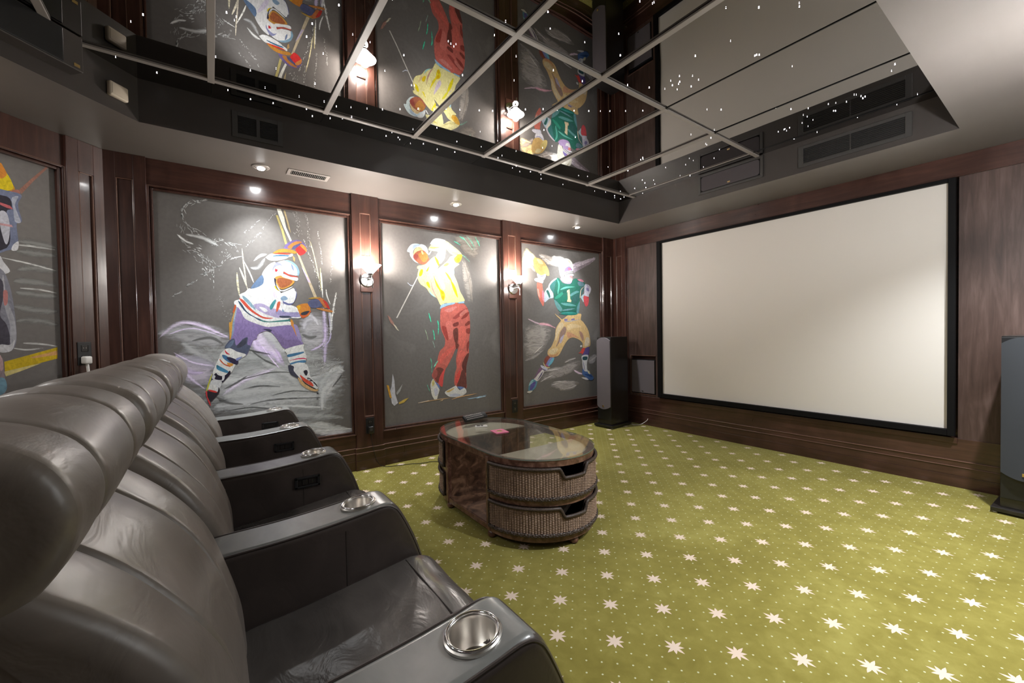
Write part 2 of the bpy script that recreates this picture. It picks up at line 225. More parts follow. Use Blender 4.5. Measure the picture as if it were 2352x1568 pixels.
# mural strokes, in millimetres along the wall and up (P patch, S stroke, N spatter)
ART = """
@hockey
D0 8d8e8e -4668 1086 -4541 1228 -4349 1212 -4151 1261 -3916 1273 -3712 1300 -3598 1039 -3532 934 -3538 671 -3613 431 -3938 395 -4282 475 -4487 619 -4619 818
D0 a2a3a4 -4460 890 -4247 977 -3972 988 -3736 876 -3561 892 -3607 678 -3930 711 -4232 729 -4445 701
D0 b4b5b6 -4431 813 -4228 859 -3927 821 -3700 744 -3806 670 -4097 701 -4362 704
D0 8a898b -4774 1243 -4606 1325 -4389 1263 -4329 1161 -4454 1127 -4648 1170
D0 9b949f -4678 1087 -4545 1069 -4447 1014 -4481 867 -4617 879
D0 bdb2c6 -4197 1222 -4106 1247 -4040 1113 -3984 961 -4066 993 -4178 1091
D0 b2b2b3 -4129 1261 -4036 1260 -3992 1138 -3970 1056 -4041 1086 -4108 1168
D0 969498 -3864 1355 -3736 1399 -3646 1300 -3664 1128 -3796 1076 -3857 1162
D0 a9a9ab -3734 932 -3558 979 -3533 890 -3620 722 -3730 562 -3739 734
D0 b0b0b0 -3899 472 -3733 477 -3475 367 -3490 325 -3683 341 -3863 411
S69 8b8b8d -4774 1231 -4617 1265 -4421 1226
S39 a79fae -4766 1202 -4663 1301 -4539 1301 -4349 1187
S25 c3b6cd -4653 1313 -4539 1295 -4349 1199
S16 b9aec4 -4711 1230 -4569 1271 -4370 1194
S103 8f8f90 -4638 1169 -4545 1081 -4457 1015
S89 8d8a94 -4669 1075 -4546 1032 -4448 977
S46 a598b2 -4678 1087 -4615 963 -4519 944
S18 bcb0c6 -4687 1099 -4575 1021 -4457 990
S77 bcaecb -4198 1196 -4167 1104 -4007 990
S38 b3a3c2 -4152 1248 -4107 1221 -3996 989
S115 9a9a9c -4129 1261 -4062 1167 -4005 1084
S153 8c8e8e -4376 947 -4246 1042 -4043 1005
S140 9a9b9b -4158 998 -3974 893 -3855 703
S128 a7a8a8 -4450 865 -4250 874 -3927 807
S51 b8b0be -4412 761 -4272 863 -4044 952
S18 c4bccb -4380 795 -4228 885 -4080 927
S26 b3a8bd -4652 1002 -4588 900 -4512 820
S166 a9aaab -4465 679 -4166 696 -3727 690
S153 9fa0a0 -4433 750 -4095 781 -3739 734
S112 8f9090 -4279 592 -3994 568 -3543 480
S38 b1b2b2 -4363 641 -4052 643 -3677 584
S42 a2a3a3 -3899 472 -3681 412 -3475 367
S25 b5b5b5 -3812 397 -3655 387 -3467 373
S84 9d9fa0 -3727 690 -3697 830 -3545 950
S56 b3b4b5 -3656 884 -3587 923 -3533 890
S77 a8a9aa -3717 561 -3700 730 -3604 822
S77 9c9aa0 -3842 1258 -3815 1328 -3737 1356
S51 a9a7ac -3852 1355 -3775 1370 -3726 1286
S56 a49ab2 -3683 1442 -3674 1228 -3688 944
S31 b5a8c4 -3673 1300 -3690 1143 -3796 1076
S22 a49ab8 -3644 1400 -3635 1185 -3718 1087
S36 b0b0b2 -3642 1457 -3625 1328 -3635 1214
S17 c7b8d2 -4021 937 -4088 1034 -4154 1143
S13 4c4c4b -4315 866 -4091 915 -3925 903
S11 3f403f -4233 677 -4050 696 -3728 676
S15 484948 -4384 643 -4234 651 -4099 628
S28 555554 -4581 1180 -4472 1202 -4392 1150
S20 3c3d3c -4244 1107 -4156 1077 -4088 1061
S13 454645 -4096 728 -3929 752 -3740 720
S18 505050 -4401 810 -4315 853 -4249 900
S13 3f403f -3924 930 -3852 856 -3815 797
S11 484949 -4274 798 -4163 814 -4024 795
S26 5a5a59 -4453 765 -4382 707 -4277 682
S10 434443 -4322 597 -4168 603 -3934 560
S18 4a4b4a -4211 1092 -4135 1023 -4044 965
S42 585857 -3855 1217 -3793 1188 -3741 1201
S18 444444 -3632 753 -3576 820 -3547 862
N10,26,18,56 d8d8d6 -4465 2225 -4555 2180 -4603 2136 -4610 2069 -4578 2014 -4522 1961 -4433 1922
N9,14,15,46 e4e4e2 -4433 1916 -4382 1934 -4320 1910 -4245 1905
N7,40,39,39 c9c9c8 -4616 2020 -4591 1880 -4525 1814 -4458 1747 -4431 1600
N10,20,33,38 e8e8e6 -4601 1855 -4516 1815 -4479 1720 -4441 1624
N8,22,10,46 d0d0ce -4676 1503 -4609 1566 -4550 1618 -4480 1683 -4397 1752 -4333 1833
N6,26,34,16 dededc -4473 1917 -4374 1841 -4333 1807 -4289 1901
N5,26,13,15 f0f0ee -4224 1908 -4155 1993 -4108 2064 -4024 2195
N5,12,8,13 f0f0ee -4232 2009 -4176 2068 -4129 2127
S23 c9c9c8 -4646 1945 -4600 1903 -4553 1884
S34 a5a5a4 -4599 1951 -4503 1938 -4404 1888
S28 b4b4b2 -4182 1795 -4137 1839 -4091 1856
S36 8b8b8b -4206 1742 -4150 1746 -4103 1829
S13 b9b0a0 -4257 1891 -4249 1764 -4232 1585
S10 d5cdb8 -4277 1736 -4252 1661 -4227 1572
S8 e8e6de -4248 1790 -4207 1690 -4187 1626
S11 c9c2a6 -4294 1697 -4291 1608 -4282 1519
S5 dcdcda -4334 1795 -4301 1810 -4258 1825
N4,14,18,8 e6e6e4 -4409 1501 -4394 1452 -4366 1339
N4,10,13,8 e6e6e4 -4343 1428 -4334 1352 -4357 1301
N7,30,22,10 f2f2ee -3886 2217 -3864 2124 -3860 2029
N7,30,10,14 f2f2ee -3805 2222 -3789 2135 -3785 2025 -3774 1956
N7,34,7,10 f2f2ee -3713 2082 -3702 1978 -3688 1881 -3687 1810
N7,22,8,17 e8e8e4 -3605 1874 -3607 1788 -3624 1658
N7,40,10,17 f2f2ee -3823 2006 -3776 1859 -3728 1723 -3699 1583
S13 c8bf98 -3773 1998 -3738 1834 -3710 1667
S17 c4b98c -3701 1781 -3697 1668 -3695 1583
S8 e6e6e2 -3695 1739 -3691 1640 -3687 1527
S8 e2e2de -3659 1599 -3653 1543 -3628 1472
S11 dededc -3578 1574 -3602 1444 -3626 1300
N7,26,14,17 f2f2ee -3579 1560 -3618 1357 -3641 1214
N6,30,31,20 efefec -3696 1158 -3696 1015 -3710 874
N7,12,20,11 efefec -3785 977 -3760 962 -3747 933
N9,30,46,34 d8d8d6 -3723 875 -3642 926 -3545 964
P0 f6f4e8 -4014 2227 -3985 2229 -3962 2164 -3951 2090 -3912 1986 -3922 1971 -3965 2074 -3994 2155
P0 c9ba78 -4022 2176 -4006 2175 -3971 2066 -3945 1954 -3961 1948 -3984 2050
P0 c9b58a -3967 2224 -3954 2222 -3925 2100 -3917 2044 -3932 2078
P0 caa978 -4007 2260 -3941 2262 -3967 2244 -4002 2234
P0 d8c7a8 -3879 1888 -3862 1883 -3733 1532 -3756 1527
P0 cdc0d8 -3848 1781 -3822 1739 -3777 1646 -3798 1652
P0 c9a36c -3909 1864 -3890 1844 -3894 1814 -3906 1827
P1 7a6aa0 -3968 1926 -3935 1969 -3876 1994 -3830 1981 -3801 1940 -3805 1896 -3832 1915 -3871 1940 -3924 1913 -3962 1909
P1 c98544 -3942 1932 -3889 1978 -3837 1981 -3871 1940 -3924 1916
P1 5b5a86 -3897 1945 -3837 1973 -3871 1933 -3911 1916
P1 ea3b3b -3884 1921 -3837 1958 -3808 1917 -3819 1887 -3856 1869 -3878 1896
P1 ec9a50 -3840 1965 -3807 1940 -3802 1903 -3818 1916 -3851 1950
P1 c98b3c -4048 1872 -4000 1905 -3937 1913 -3878 1896 -3892 1880 -3950 1885 -4007 1876 -4039 1862
P0 d9432f -4064 1863 -4001 1878 -3925 1877 -3912 1867 -3976 1863 -4039 1853
P1 f2f1ee -4101 1831 -4064 1863 -4027 1863 -3944 1866 -3912 1878 -3909 1860 -3945 1846 -4027 1844 -4083 1826
P1 3f6e92 -4052 1846 -4002 1860 -3938 1862 -3945 1851 -4027 1841
P1 f7f7f5 -4092 1829 -4027 1845 -3951 1852 -3948 1838 -3990 1820 -4040 1808 -4077 1811
P1 f4f3f2 -4129 1696 -4091 1762 -4053 1793 -4029 1781 -4009 1583 -3984 1541 -3893 1573 -3894 1515 -3928 1463 -4011 1475 -3870 1428 -3859 1354 -3951 1346 -3939 1295 -4016 1288 -4091 1278 -4175 1303 -4256 1344 -4278 1392 -4316 1453 -4313 1480 -4281 1495 -4280 1529 -4245 1551 -4221 1579 -4192 1581 -4118 1647
P1 6e86a8 -4206 1583 -4173 1637 -4129 1689 -4118 1644 -4131 1612 -4174 1585
P1 e7ddf0 -4112 1648 -4058 1594 -4029 1524 -4048 1517 -4089 1586
P1 ead23c -4045 1609 -4021 1596 -4009 1568 -4034 1581
P1 c0b3d8 -4195 1449 -4135 1464 -4075 1431 -4000 1411 -4014 1353 -4076 1367 -4149 1401
P1 f7f7f7 -4154 1436 -4118 1430 -4097 1405 -4124 1401
P1 a79fcb -4038 1410 -3949 1397 -3884 1402 -3865 1362 -3950 1361 -4026 1374
P1 8fb0c0 -4263 1522 -4229 1496 -4195 1449 -4178 1414 -4207 1435 -4253 1489
P1 dd5a48 -4281 1501 -4253 1482 -4213 1428 -4179 1394 -4126 1359 -4058 1349 -4120 1344 -4179 1376 -4231 1420 -4276 1481
P1 3f5872 -4293 1480 -4271 1461 -4237 1400 -4186 1359 -4138 1335 -4145 1325 -4203 1359 -4260 1413
P1 4c8a86 -4144 1335 -4090 1323 -4015 1332 -3944 1339 -3941 1326 -4015 1319 -4090 1311 -4139 1323
P1 f3f2ee -4314 1446 -4266 1399 -4197 1359 -4121 1317 -3942 1321 -3939 1292 -4016 1288 -4103 1278 -4181 1307 -4250 1344 -4283 1413
P1 4b9aa0 -4081 1445 -4048 1495 -4036 1489 -4056 1438 -4075 1416
P1 d8664a -4038 1417 -4027 1475 -4008 1482 -4012 1446 -4032 1399
P0 8fa3c8 -3997 1404 -3986 1465 -3977 1462 -3981 1400
P1 f4f4f3 -3980 1465 -3896 1442 -3884 1402 -3981 1407
P1 454a60 -4014 1367 -3950 1368 -3931 1354 -4002 1352
P1 6b6f9c -3986 1490 -3948 1470 -3908 1485 -3890 1559 -3902 1602 -3891 1581 -3887 1530 -3915 1470 -3948 1455 -3986 1472
P1 f5f5f4 -4016 1539 -3945 1578 -3906 1595 -3897 1544 -3921 1499 -3954 1477 -3998 1497
P1 8ea7c0 -3997 1522 -3972 1530 -3953 1506 -3986 1490 -4004 1504
P1 f7f7f6 -4052 1737 -4028 1788 -3990 1813 -3939 1821 -3888 1793 -3863 1736 -3877 1702 -3942 1709 -3980 1720 -3980 1692 -4031 1688
P1 8fb2c8 -3971 1818 -3926 1818 -3881 1786 -3861 1736 -3867 1703 -3877 1706 -3882 1757 -3920 1797
P1 9a9cc4 -4028 1795 -4003 1794 -3979 1764 -4004 1776 -4042 1752 -4052 1722 -4054 1751
P1 7f8fb0 -3923 1797 -3908 1776 -3902 1741 -3915 1754
P0 d83a44 -4037 1748 -4016 1738 -4027 1721 -4039 1723
P1 c5564a -3976 1728 -3929 1702 -3877 1693 -3884 1685 -3942 1694 -3974 1712
P1 f5f5f4 -3993 1691 -3974 1707 -3929 1688 -3877 1684 -3881 1658 -3930 1666 -3981 1681
P1 d19a4c -4041 1673 -3999 1694 -3981 1681 -3904 1657 -3911 1631 -3944 1604 -3996 1583 -4027 1617
P1 a8623e -4025 1660 -3994 1676 -3917 1656 -3944 1615 -3996 1594 -4020 1625
P1 3c3a4c -4047 1666 -4032 1660 -4033 1624 -3996 1576 -3944 1596 -3918 1616 -3945 1586 -3996 1562 -4033 1596
P1 f1f0ee -4033 1617 -4009 1583 -3983 1577 -3918 1609 -3932 1593 -3984 1566 -4015 1575
P1 d88a3a -3889 1449 -3849 1469 -3799 1470 -3786 1422 -3798 1377 -3845 1351 -3865 1376 -3883 1427
P1 e0b030 -3886 1449 -3863 1454 -3864 1424 -3880 1424
P1 d9683a -3865 1384 -3790 1414 -3787 1400 -3839 1351
P1 3e4048 -3858 1391 -3831 1406 -3793 1411 -3818 1381 -3852 1376
P1 5f6386 -3802 1488 -3746 1513 -3705 1506 -3696 1454 -3748 1438 -3789 1444
P1 c97a48 -3746 1520 -3704 1525 -3670 1500 -3642 1455 -3671 1439 -3695 1469 -3719 1506
P1 c8403a -3687 1507 -3656 1489 -3632 1432 -3650 1436 -3671 1470
P1 cf8a4c -3741 1434 -3693 1435 -3615 1417 -3622 1402 -3693 1416
P1 c9a24a -3801 1514 -3760 1527 -3704 1529 -3746 1516
P1 9a86ba -4306 1426 -4278 1406 -4250 1344 -4175 1304 -4097 1278 -4016 1287 -3939 1292 -3914 1252 -3890 1173 -4006 1176 -4092 1246 -4165 1226 -4190 1180 -4329 1183 -4337 1296
P1 c7a05a -4327 1371 -4314 1432 -4306 1412 -4322 1330 -4339 1242 -4343 1183 -4354 1184 -4346 1296
P1 d0603c -4329 1391 -4314 1449 -4305 1439 -4318 1398
P1 a8b8cc -4306 1426 -4300 1419 -4314 1344 -4340 1188 -4346 1188 -4331 1310
P1 d9963c -3938 1335 -3922 1332 -3901 1259 -3890 1178 -3908 1222 -3930 1281
P1 b5a3d6 -3906 1295 -3887 1266 -3857 1172 -3883 1173 -3901 1244
P1 9480b6 -4350 1190 -4320 1306 -4184 1296 -4110 1277 -4068 1281 -3942 1286 -3902 1235 -3850 1138 -3892 1124 -3981 1102 -4020 1153 -4061 1218 -4103 1252 -4145 1243 -4195 1186 -4217 1134 -4247 1064 -4275 1058 -4332 1110 -4370 1130
P1 8a76a6 -4069 1257 -4018 1207 -3966 1176 -3886 1170 -3850 1138 -3977 1107 -4024 1158
P1 5a6078 -4378 1144 -4350 1181 -4323 1189 -4312 1138 -4268 1188 -4236 1197 -4241 1145 -4221 1130 -4247 1069 -4275 1061 -4332 1110 -4382 1121
P1 4a4c5c -4308 1137 -4268 1179 -4244 1192 -4253 1145 -4301 1118
P1 6f7d98 -4374 1139 -4339 1176 -4323 1175 -4347 1129 -4375 1121
P1 43405a -4132 1262 -4102 1263 -4073 1255 -4082 1240 -4107 1250
P1 d9a24c -4354 1306 -4347 1315 -4333 1315 -4337 1246 -4346 1190 -4353 1195
P1 8fa3bd -4331 1315 -4319 1315 -4329 1231 -4342 1194 -4336 1260
P1 a79ac8 -3928 1286 -3888 1286 -3859 1164 -3850 1138 -3886 1185
P1 e0934a -3936 1316 -3923 1316 -3894 1200 -3911 1241
P1 f3f2ee -4406 1090 -4359 1120 -4310 1091 -4251 1064 -4303 1024 -4328 974 -4353 929 -4391 909 -4462 923 -4446 995 -4426 1040
P1 4d7ca8 -4402 1071 -4369 1056 -4351 1008 -4366 1014 -4396 1043
P1 36304c -4376 1047 -4353 1050 -4304 1020 -4312 992 -4343 1003 -4365 1028
P1 dd3c4c -4386 1107 -4372 1088 -4353 1069 -4379 1079
P1 d8643c -4418 1040 -4389 1001 -4359 990 -4355 976 -4389 992 -4415 1021
P1 e2a04a -4374 1010 -4335 998 -4347 980 -4366 991
P1 4f90b4 -4438 995 -4420 985 -4368 944 -4376 931 -4413 947 -4439 967
P1 3e7a8e -4440 995 -4427 990 -4427 976 -4439 977
P1 8f9bd0 -4315 1039 -4275 1051 -4303 1024 -4315 1023
P1 2c2638 -4471 896 -4447 936 -4433 921 -4407 910 -4380 922 -4360 948 -4353 929 -4373 898 -4408 859 -4415 874 -4467 882
P1 e9e9ea -4494 830 -4467 887 -4415 874 -4412 855 -4424 819 -4440 788 -4495 812
P1 3b353c -4504 804 -4444 789 -4431 829 -4425 796 -4444 766 -4482 724 -4496 753
P1 f2f0ec -4483 852 -4453 845 -4443 821 -4451 808 -4487 816
P1 ee4a44 -4491 816 -4454 803 -4440 791 -4455 790 -4488 804
P1 ee4a50 -4510 804 -4502 803 -4500 762 -4486 724 -4483 692 -4494 716 -4507 768
P1 e8e8ea -4462 921 -4448 913 -4452 890 -4411 882 -4407 910 -4391 913 -4400 877 -4430 879 -4467 892
P1 d9d65a -4506 813 -4489 880 -4466 937 -4482 870 -4498 812
P1 f3f2ee -3979 1097 -3850 1133 -3846 1102 -3825 1030 -3835 990 -3846 939 -3927 955 -3958 996 -3969 1057
P1 4f80a8 -3965 1052 -3907 1064 -3847 1072 -3852 1059 -3916 1039 -3961 1032
P1 e0406a -3953 1001 -3908 1016 -3848 1021 -3823 1007 -3849 1011 -3908 1009
P1 5888b0 -3949 981 -3890 998 -3835 1000 -3838 980 -3891 983 -3940 970
P1 f0efee -3927 955 -3836 969 -3809 917 -3801 865 -3756 799 -3742 767 -3766 753 -3849 817 -3893 871 -3928 919
P1 4a4a5a -3963 964 -3923 954 -3924 919 -3893 871 -3876 845 -3912 863 -3951 896
P1 33303c -3851 909 -3828 918 -3819 897 -3829 872 -3840 878
P1 33303c -3829 856 -3802 844 -3756 794 -3747 767 -3774 801 -3812 824
P1 ea5a44 -3879 881 -3839 847 -3789 807 -3780 775 -3821 799 -3862 839
P1 403a38 -3871 849 -3831 805 -3757 752 -3771 748 -3831 790
P1 e8bc84 -3894 861 -3876 845 -3840 801 -3776 754 -3743 746 -3757 732 -3804 746 -3859 787 -3885 825
P1 f0efee -3834 862 -3806 865 -3801 854 -3830 851 -3797 833 -3821 830 -3779 816 -3789 807
@golf
D0 7c766f -2416 2223 -2123 2236 -2127 2046 -2224 1990 -2335 2078
D0 807a74 -2331 1969 -2240 1872 -2204 1640 -2248 1521 -2311 1693
S38 7a736c -2304 1983 -2243 1755 -2214 1522
S8 8f8a84 -2312 1947 -2241 1813 -2217 1698
S17 4fae90 -2424 2154 -2380 2136 -2341 2118
S18 4fae90 -2240 2204 -2200 2156 -2174 2106
S18 4fae90 -2164 2225 -2124 2165 -2111 2131
S17 4fae90 -2358 2213 -2313 2190 -2287 2176
S11 6f9a88 -2343 2025 -2291 2001 -2238 1957
S13 86b09c -2319 2212 -2261 2150 -2188 2076
S11 7c9c90 -2273 2224 -2220 2177 -2167 2095
P0 e8e4dc -3049 1358 -2823 1769 -2818 1759 -3036 1358
S13 b9c0d0 -2929 1698 -2896 1673 -2868 1675
P0 f2f1ef -2708 1982 -2686 2020 -2671 2024 -2693 1986
P1 e6d9b0 -2621 1971 -2572 1992 -2522 2008 -2536 1951 -2586 1907 -2616 1932
P1 f1e8ac -2704 2034 -2679 2081 -2636 2102 -2557 2116 -2520 2087 -2515 2031 -2542 1950 -2580 1908 -2627 1970 -2602 2023 -2656 2028
P1 e0d068 -2679 2064 -2595 2073 -2582 2069 -2644 2051 -2685 2053
P1 f8f8f6 -2684 2097 -2654 2139 -2617 2157 -2556 2156 -2513 2144 -2520 2104 -2582 2097 -2667 2090
P1 c9d0e0 -2636 2113 -2593 2134 -2588 2102 -2631 2096
P1 f0e6a8 -2545 2095 -2513 2144 -2432 2102 -2355 2053 -2330 2015 -2382 2022 -2440 2010 -2496 2050
P1 dcd090 -2527 2086 -2458 2048 -2375 2034 -2421 2018 -2496 2056
P1 e0b048 -2422 1972 -2382 2016 -2327 2021 -2338 1968 -2371 1934 -2410 1939
P1 d89a28 -2396 1963 -2370 1988 -2357 1967 -2377 1942
P1 f3e9a4 -2612 1850 -2574 1880 -2499 1943 -2460 1991 -2382 2016 -2422 1972 -2403 1934 -2362 1920 -2417 1876 -2425 1812 -2388 1729 -2358 1639 -2320 1577 -2314 1536 -2445 1515 -2533 1513 -2583 1489 -2624 1560 -2696 1602 -2736 1655 -2799 1695 -2826 1763 -2813 1834 -2827 1839 -2818 1866 -2742 1889 -2639 1975 -2598 1923 -2599 1878
P1 ecd81c -2809 1781 -2790 1831 -2767 1832 -2774 1789 -2797 1765
P1 ecd81c -2732 1824 -2701 1870 -2708 1842 -2720 1820
P1 e6c81c -2735 1709 -2711 1716 -2694 1673 -2700 1656 -2724 1677
P1 e8d42c -2656 1786 -2638 1748 -2603 1689 -2580 1651 -2543 1625 -2532 1580 -2551 1535 -2575 1567 -2592 1634 -2628 1688
P1 ecdc20 -2465 1742 -2434 1715 -2403 1654 -2385 1574 -2411 1602 -2441 1663
P1 ece030 -2639 1975 -2598 1934 -2593 1879 -2622 1921
P1 e8e060 -2543 1888 -2512 1919 -2480 1916 -2506 1891
P1 e9e040 -2526 1828 -2483 1797 -2452 1742 -2478 1752 -2508 1795
P1 e6c890 -2769 1740 -2746 1714 -2724 1672 -2747 1681
P1 e0b810 -2580 1646 -2555 1635 -2550 1602 -2574 1612
P1 e0b820 -2569 1584 -2544 1580 -2551 1551 -2569 1556
P1 c99a94 -2687 1740 -2670 1674 -2642 1604 -2612 1555 -2636 1576 -2665 1625 -2682 1679
P1 dccbd6 -2613 1811 -2565 1747 -2529 1682 -2543 1647 -2579 1690
P1 e2d0cc -2501 1819 -2452 1759 -2408 1711 -2427 1721
P1 a8ddd8 -2712 1645 -2678 1602 -2636 1565 -2690 1596
P1 b8e0ea -2443 1868 -2427 1864 -2422 1818 -2431 1823
P1 d9ecf0 -2925 1996 -2910 2034 -2876 2070 -2830 2081 -2790 2077 -2744 2074 -2715 2044 -2708 1990 -2740 2009 -2797 2046 -2843 2036 -2867 1985 -2845 1923 -2812 1894 -2857 1909 -2895 1956 -2900 1987
P1 b4c8e0 -2865 2055 -2825 2076 -2790 2071 -2837 2047 -2866 2023
P1 eef2f4 -2790 2077 -2738 2072 -2710 2023 -2708 1990 -2739 2025
P1 e8d0a0 -2861 1986 -2843 2031 -2797 2052 -2762 2028 -2745 2008 -2798 2008 -2856 1970
P1 b06a50 -2865 1954 -2832 2000 -2774 2022 -2734 2009 -2705 1958 -2700 1936 -2742 1889 -2800 1889 -2846 1918
P1 c88a48 -2810 1980 -2763 2001 -2728 1999 -2711 1957 -2742 1911 -2777 1918
P1 f0d890 -2783 2010 -2769 2017 -2758 1991 -2769 1981
P1 a05048 -2865 1954 -2838 1983 -2816 1969 -2828 1925 -2851 1928
P1 a8cce8 -2590 1466 -2571 1495 -2508 1513 -2425 1521 -2432 1504 -2509 1488 -2584 1455
P0 a8cce8 -2380 1528 -2314 1539 -2311 1519 -2380 1514
P1 dc7468 -2582 1448 -2527 1477 -2424 1508 -2415 1523 -2375 1509 -2318 1511 -2273 1461 -2250 1374 -2249 1227 -2269 1081 -2267 985 -2299 862 -2306 717 -2304 629 -2370 642 -2442 670 -2440 778 -2418 848 -2422 942 -2393 1056 -2409 1071 -2460 972 -2517 876 -2546 835 -2575 738 -2584 665 -2630 700 -2692 775 -2684 816 -2640 911 -2607 1021 -2552 1075 -2543 1146 -2579 1231 -2593 1315
P1 b0524c -2451 1358 -2402 1401 -2336 1445 -2269 1468 -2337 1402 -2403 1358
P1 a04840 -2354 1351 -2303 1409 -2253 1425 -2288 1373
P1 8f4640 -2448 1301 -2387 1322 -2388 1286 -2437 1272
P1 804840 -2446 1236 -2397 1257 -2391 1156 -2409 1085 -2440 1143
P1 b85048 -2579 1273 -2532 1272 -2502 1201 -2512 1131 -2549 1188
P1 94483f -2306 1300 -2255 1337 -2251 1300 -2298 1278
P1 a04a42 -2299 1242 -2252 1256 -2254 1198 -2291 1206
P1 74423c -2348 894 -2296 979 -2267 985 -2299 862 -2309 783 -2349 836
P1 7c4a44 -2418 661 -2384 737 -2349 822 -2309 768 -2308 629 -2370 642
P1 8c5048 -2666 773 -2641 862 -2565 843 -2597 789 -2630 707 -2659 745
P1 b8645c -2688 782 -2665 843 -2635 827 -2643 771 -2674 760
P1 a04a42 -2294 1081 -2264 1125 -2265 1066 -2287 1008
P1 824840 -2424 1114 -2385 1084 -2393 1056 -2418 1042
P1 ec8478 -2531 1315 -2460 1322 -2455 1186 -2496 1144 -2517 1230
P1 f07a6c -2381 1257 -2306 1271 -2300 1184 -2311 1082 -2361 1040 -2384 1127
P1 f07468 -2601 965 -2506 1045 -2425 1085 -2475 1016 -2555 948 -2595 894
P1 f2786c -2404 955 -2361 1026 -2304 994 -2347 938 -2382 846 -2406 862
P1 f0605c -2622 721 -2589 802 -2553 842 -2567 766 -2584 668
P1 f06058 -2432 748 -2382 824 -2375 773 -2418 682
P1 e89088 -2544 1441 -2432 1479 -2400 1473 -2481 1421
P1 dc8478 -2369 1401 -2302 1453 -2278 1432 -2354 1380
P1 7890c8 -2667 724 -2622 693 -2616 650 -2631 630 -2661 682
P1 eeebe2 -2713 680 -2705 721 -2682 753 -2660 717 -2623 651 -2616 636 -2632 589 -2649 541 -2671 544 -2700 595
P1 d8d8e8 -2676 649 -2638 652 -2632 603 -2663 578
P1 e8d890 -2697 720 -2678 746 -2668 704 -2691 678
P1 7890c8 -2410 653 -2337 639 -2313 607 -2354 611 -2395 630
P1 f0efee -2555 609 -2523 627 -2451 656 -2426 661 -2387 614 -2329 631 -2305 585 -2339 559 -2388 542 -2501 555 -2547 587
P1 e8c880 -2539 615 -2451 642 -2467 622 -2515 602
P1 cfd3e4 -2508 576 -2436 583 -2372 562 -2421 549 -2485 556
S19 3fb08c -2715 1411 -2705 1370 -2691 1315
S19 3fb08c -2623 1343 -2613 1287 -2619 1189
S19 3fb08c -2674 1245 -2664 1204 -2658 1134
S12 8c9c84 -2763 1260 -2739 1191 -2729 1136
S16 7c8c84 -2681 1135 -2666 1093 -2656 1058
S10 5c9a80 -2707 963 -2697 921 -2695 817
S11 7ad0b0 -2625 931 -2648 904 -2671 871
S12 5fa08c -2750 704 -2736 668 -2718 625
S15 9c7f60 -2849 529 -2701 540 -2469 543
S18 a88460 -2486 524 -2388 542 -2169 557
S18 7c94a8 -2306 512 -2187 514 -2047 529
S14 a0b8c8 -2188 506 -2118 514 -2065 516
S6 c8bdb0 -2848 532 -2790 536 -2731 543
P0 d8bc98 -2618 524 -2572 540 -2588 521
S17 9a9a98 -2080 1431 -1996 1422
P0 b88c80 -3134 1386 -3110 1370 -3070 1309 -3066 1276 -3103 1313
P0 e8e0c8 -3082 1309 -3053 1284 -3021 1234 -3046 1247
P0 e0e0ea -3093 834 -3078 763 -3073 639 -3049 554 -3084 529 -3108 556 -3126 665 -3109 712
P0 e8b048 -3154 733 -3133 727 -3107 601 -3128 616
P0 b8b8b6 -3064 650 -2998 731 -3025 663 -3056 629
P0 e0c060 -3041 557 -2980 584 -2940 592 -2989 551 -3037 540
@foot
D0 d0bd90 -1484 2175 -1389 2132 -1314 2075 -1346 1996 -1422 1960 -1525 1952 -1538 2049
D0 e9dfb0 -1448 2126 -1374 2122 -1345 2066 -1420 2059
D0 f2f0ea -1094 2113 -979 2136 -863 2110 -898 2032 -982 2001 -1079 2029
D0 a29a94 -1282 2131 -1078 2114 -1031 2021 -1144 2012 -1253 2074
D0 b6aab4 -726 2059 -546 2119 -340 2176 -341 2130 -547 2048 -710 1953
S65 8f8680 -1523 2050 -1422 1989 -1348 1913
S65 d8c490 -1484 2169 -1404 2096 -1330 2020
S46 e0cc90 -1434 2116 -1375 2063 -1316 1998
S36 c9b89a -1525 1969 -1452 1970 -1377 1970
S16 d8d0c8 -1283 2119 -1190 2086 -1095 2040
S88 efece6 -1078 2090 -997 2073 -897 2057
S48 f4f2ee -1095 2052 -981 2050 -898 2032
P0 cfc0ce -734 2058 -601 2095 -321 2178 -331 2144 -436 2115 -601 2082 -726 2027
P0 a89aa4 -727 1996 -556 2060 -341 2150 -418 2084 -603 1999 -719 1946
P1 dcb878 -1371 2064 -1306 2081 -1230 2059 -1176 2009 -1137 1946 -1132 1885 -1170 1884 -1194 1900 -1256 1878 -1318 1898 -1362 1959
P1 e2cc84 -1239 1986 -1176 1997 -1137 1940 -1134 1892 -1178 1889 -1209 1923
P1 e8d8a8 -1322 2068 -1253 2057 -1223 2018 -1285 2018
P1 f0eef4 -1318 1898 -1256 1878 -1194 1900 -1185 1877 -1203 1840 -1234 1820 -1288 1834 -1315 1862
P1 e2e0ec -1361 1830 -1311 1845 -1226 1820 -1243 1784 -1289 1793 -1350 1807
P1 8880b4 -1310 1892 -1257 1872 -1194 1894 -1249 1864 -1295 1878
P1 e08070 -1324 1785 -1289 1787 -1247 1783 -1236 1718 -1214 1659 -1220 1551 -1233 1512 -1263 1544 -1308 1626 -1325 1714
P1 e890a0 -1244 1700 -1214 1665 -1217 1563 -1246 1610
P1 ecb0a0 -1321 1714 -1299 1703 -1277 1609 -1308 1638
P1 c8d4e0 -1214 1659 -1198 1696 -1149 1741 -1086 1695 -1067 1623 -1136 1605 -1200 1561 -1216 1581
P1 3f7068 -1182 1697 -1150 1704 -1119 1639 -1132 1614 -1159 1656
P1 eee4d0 -1149 1741 -1101 1725 -1071 1635 -1087 1634 -1126 1693
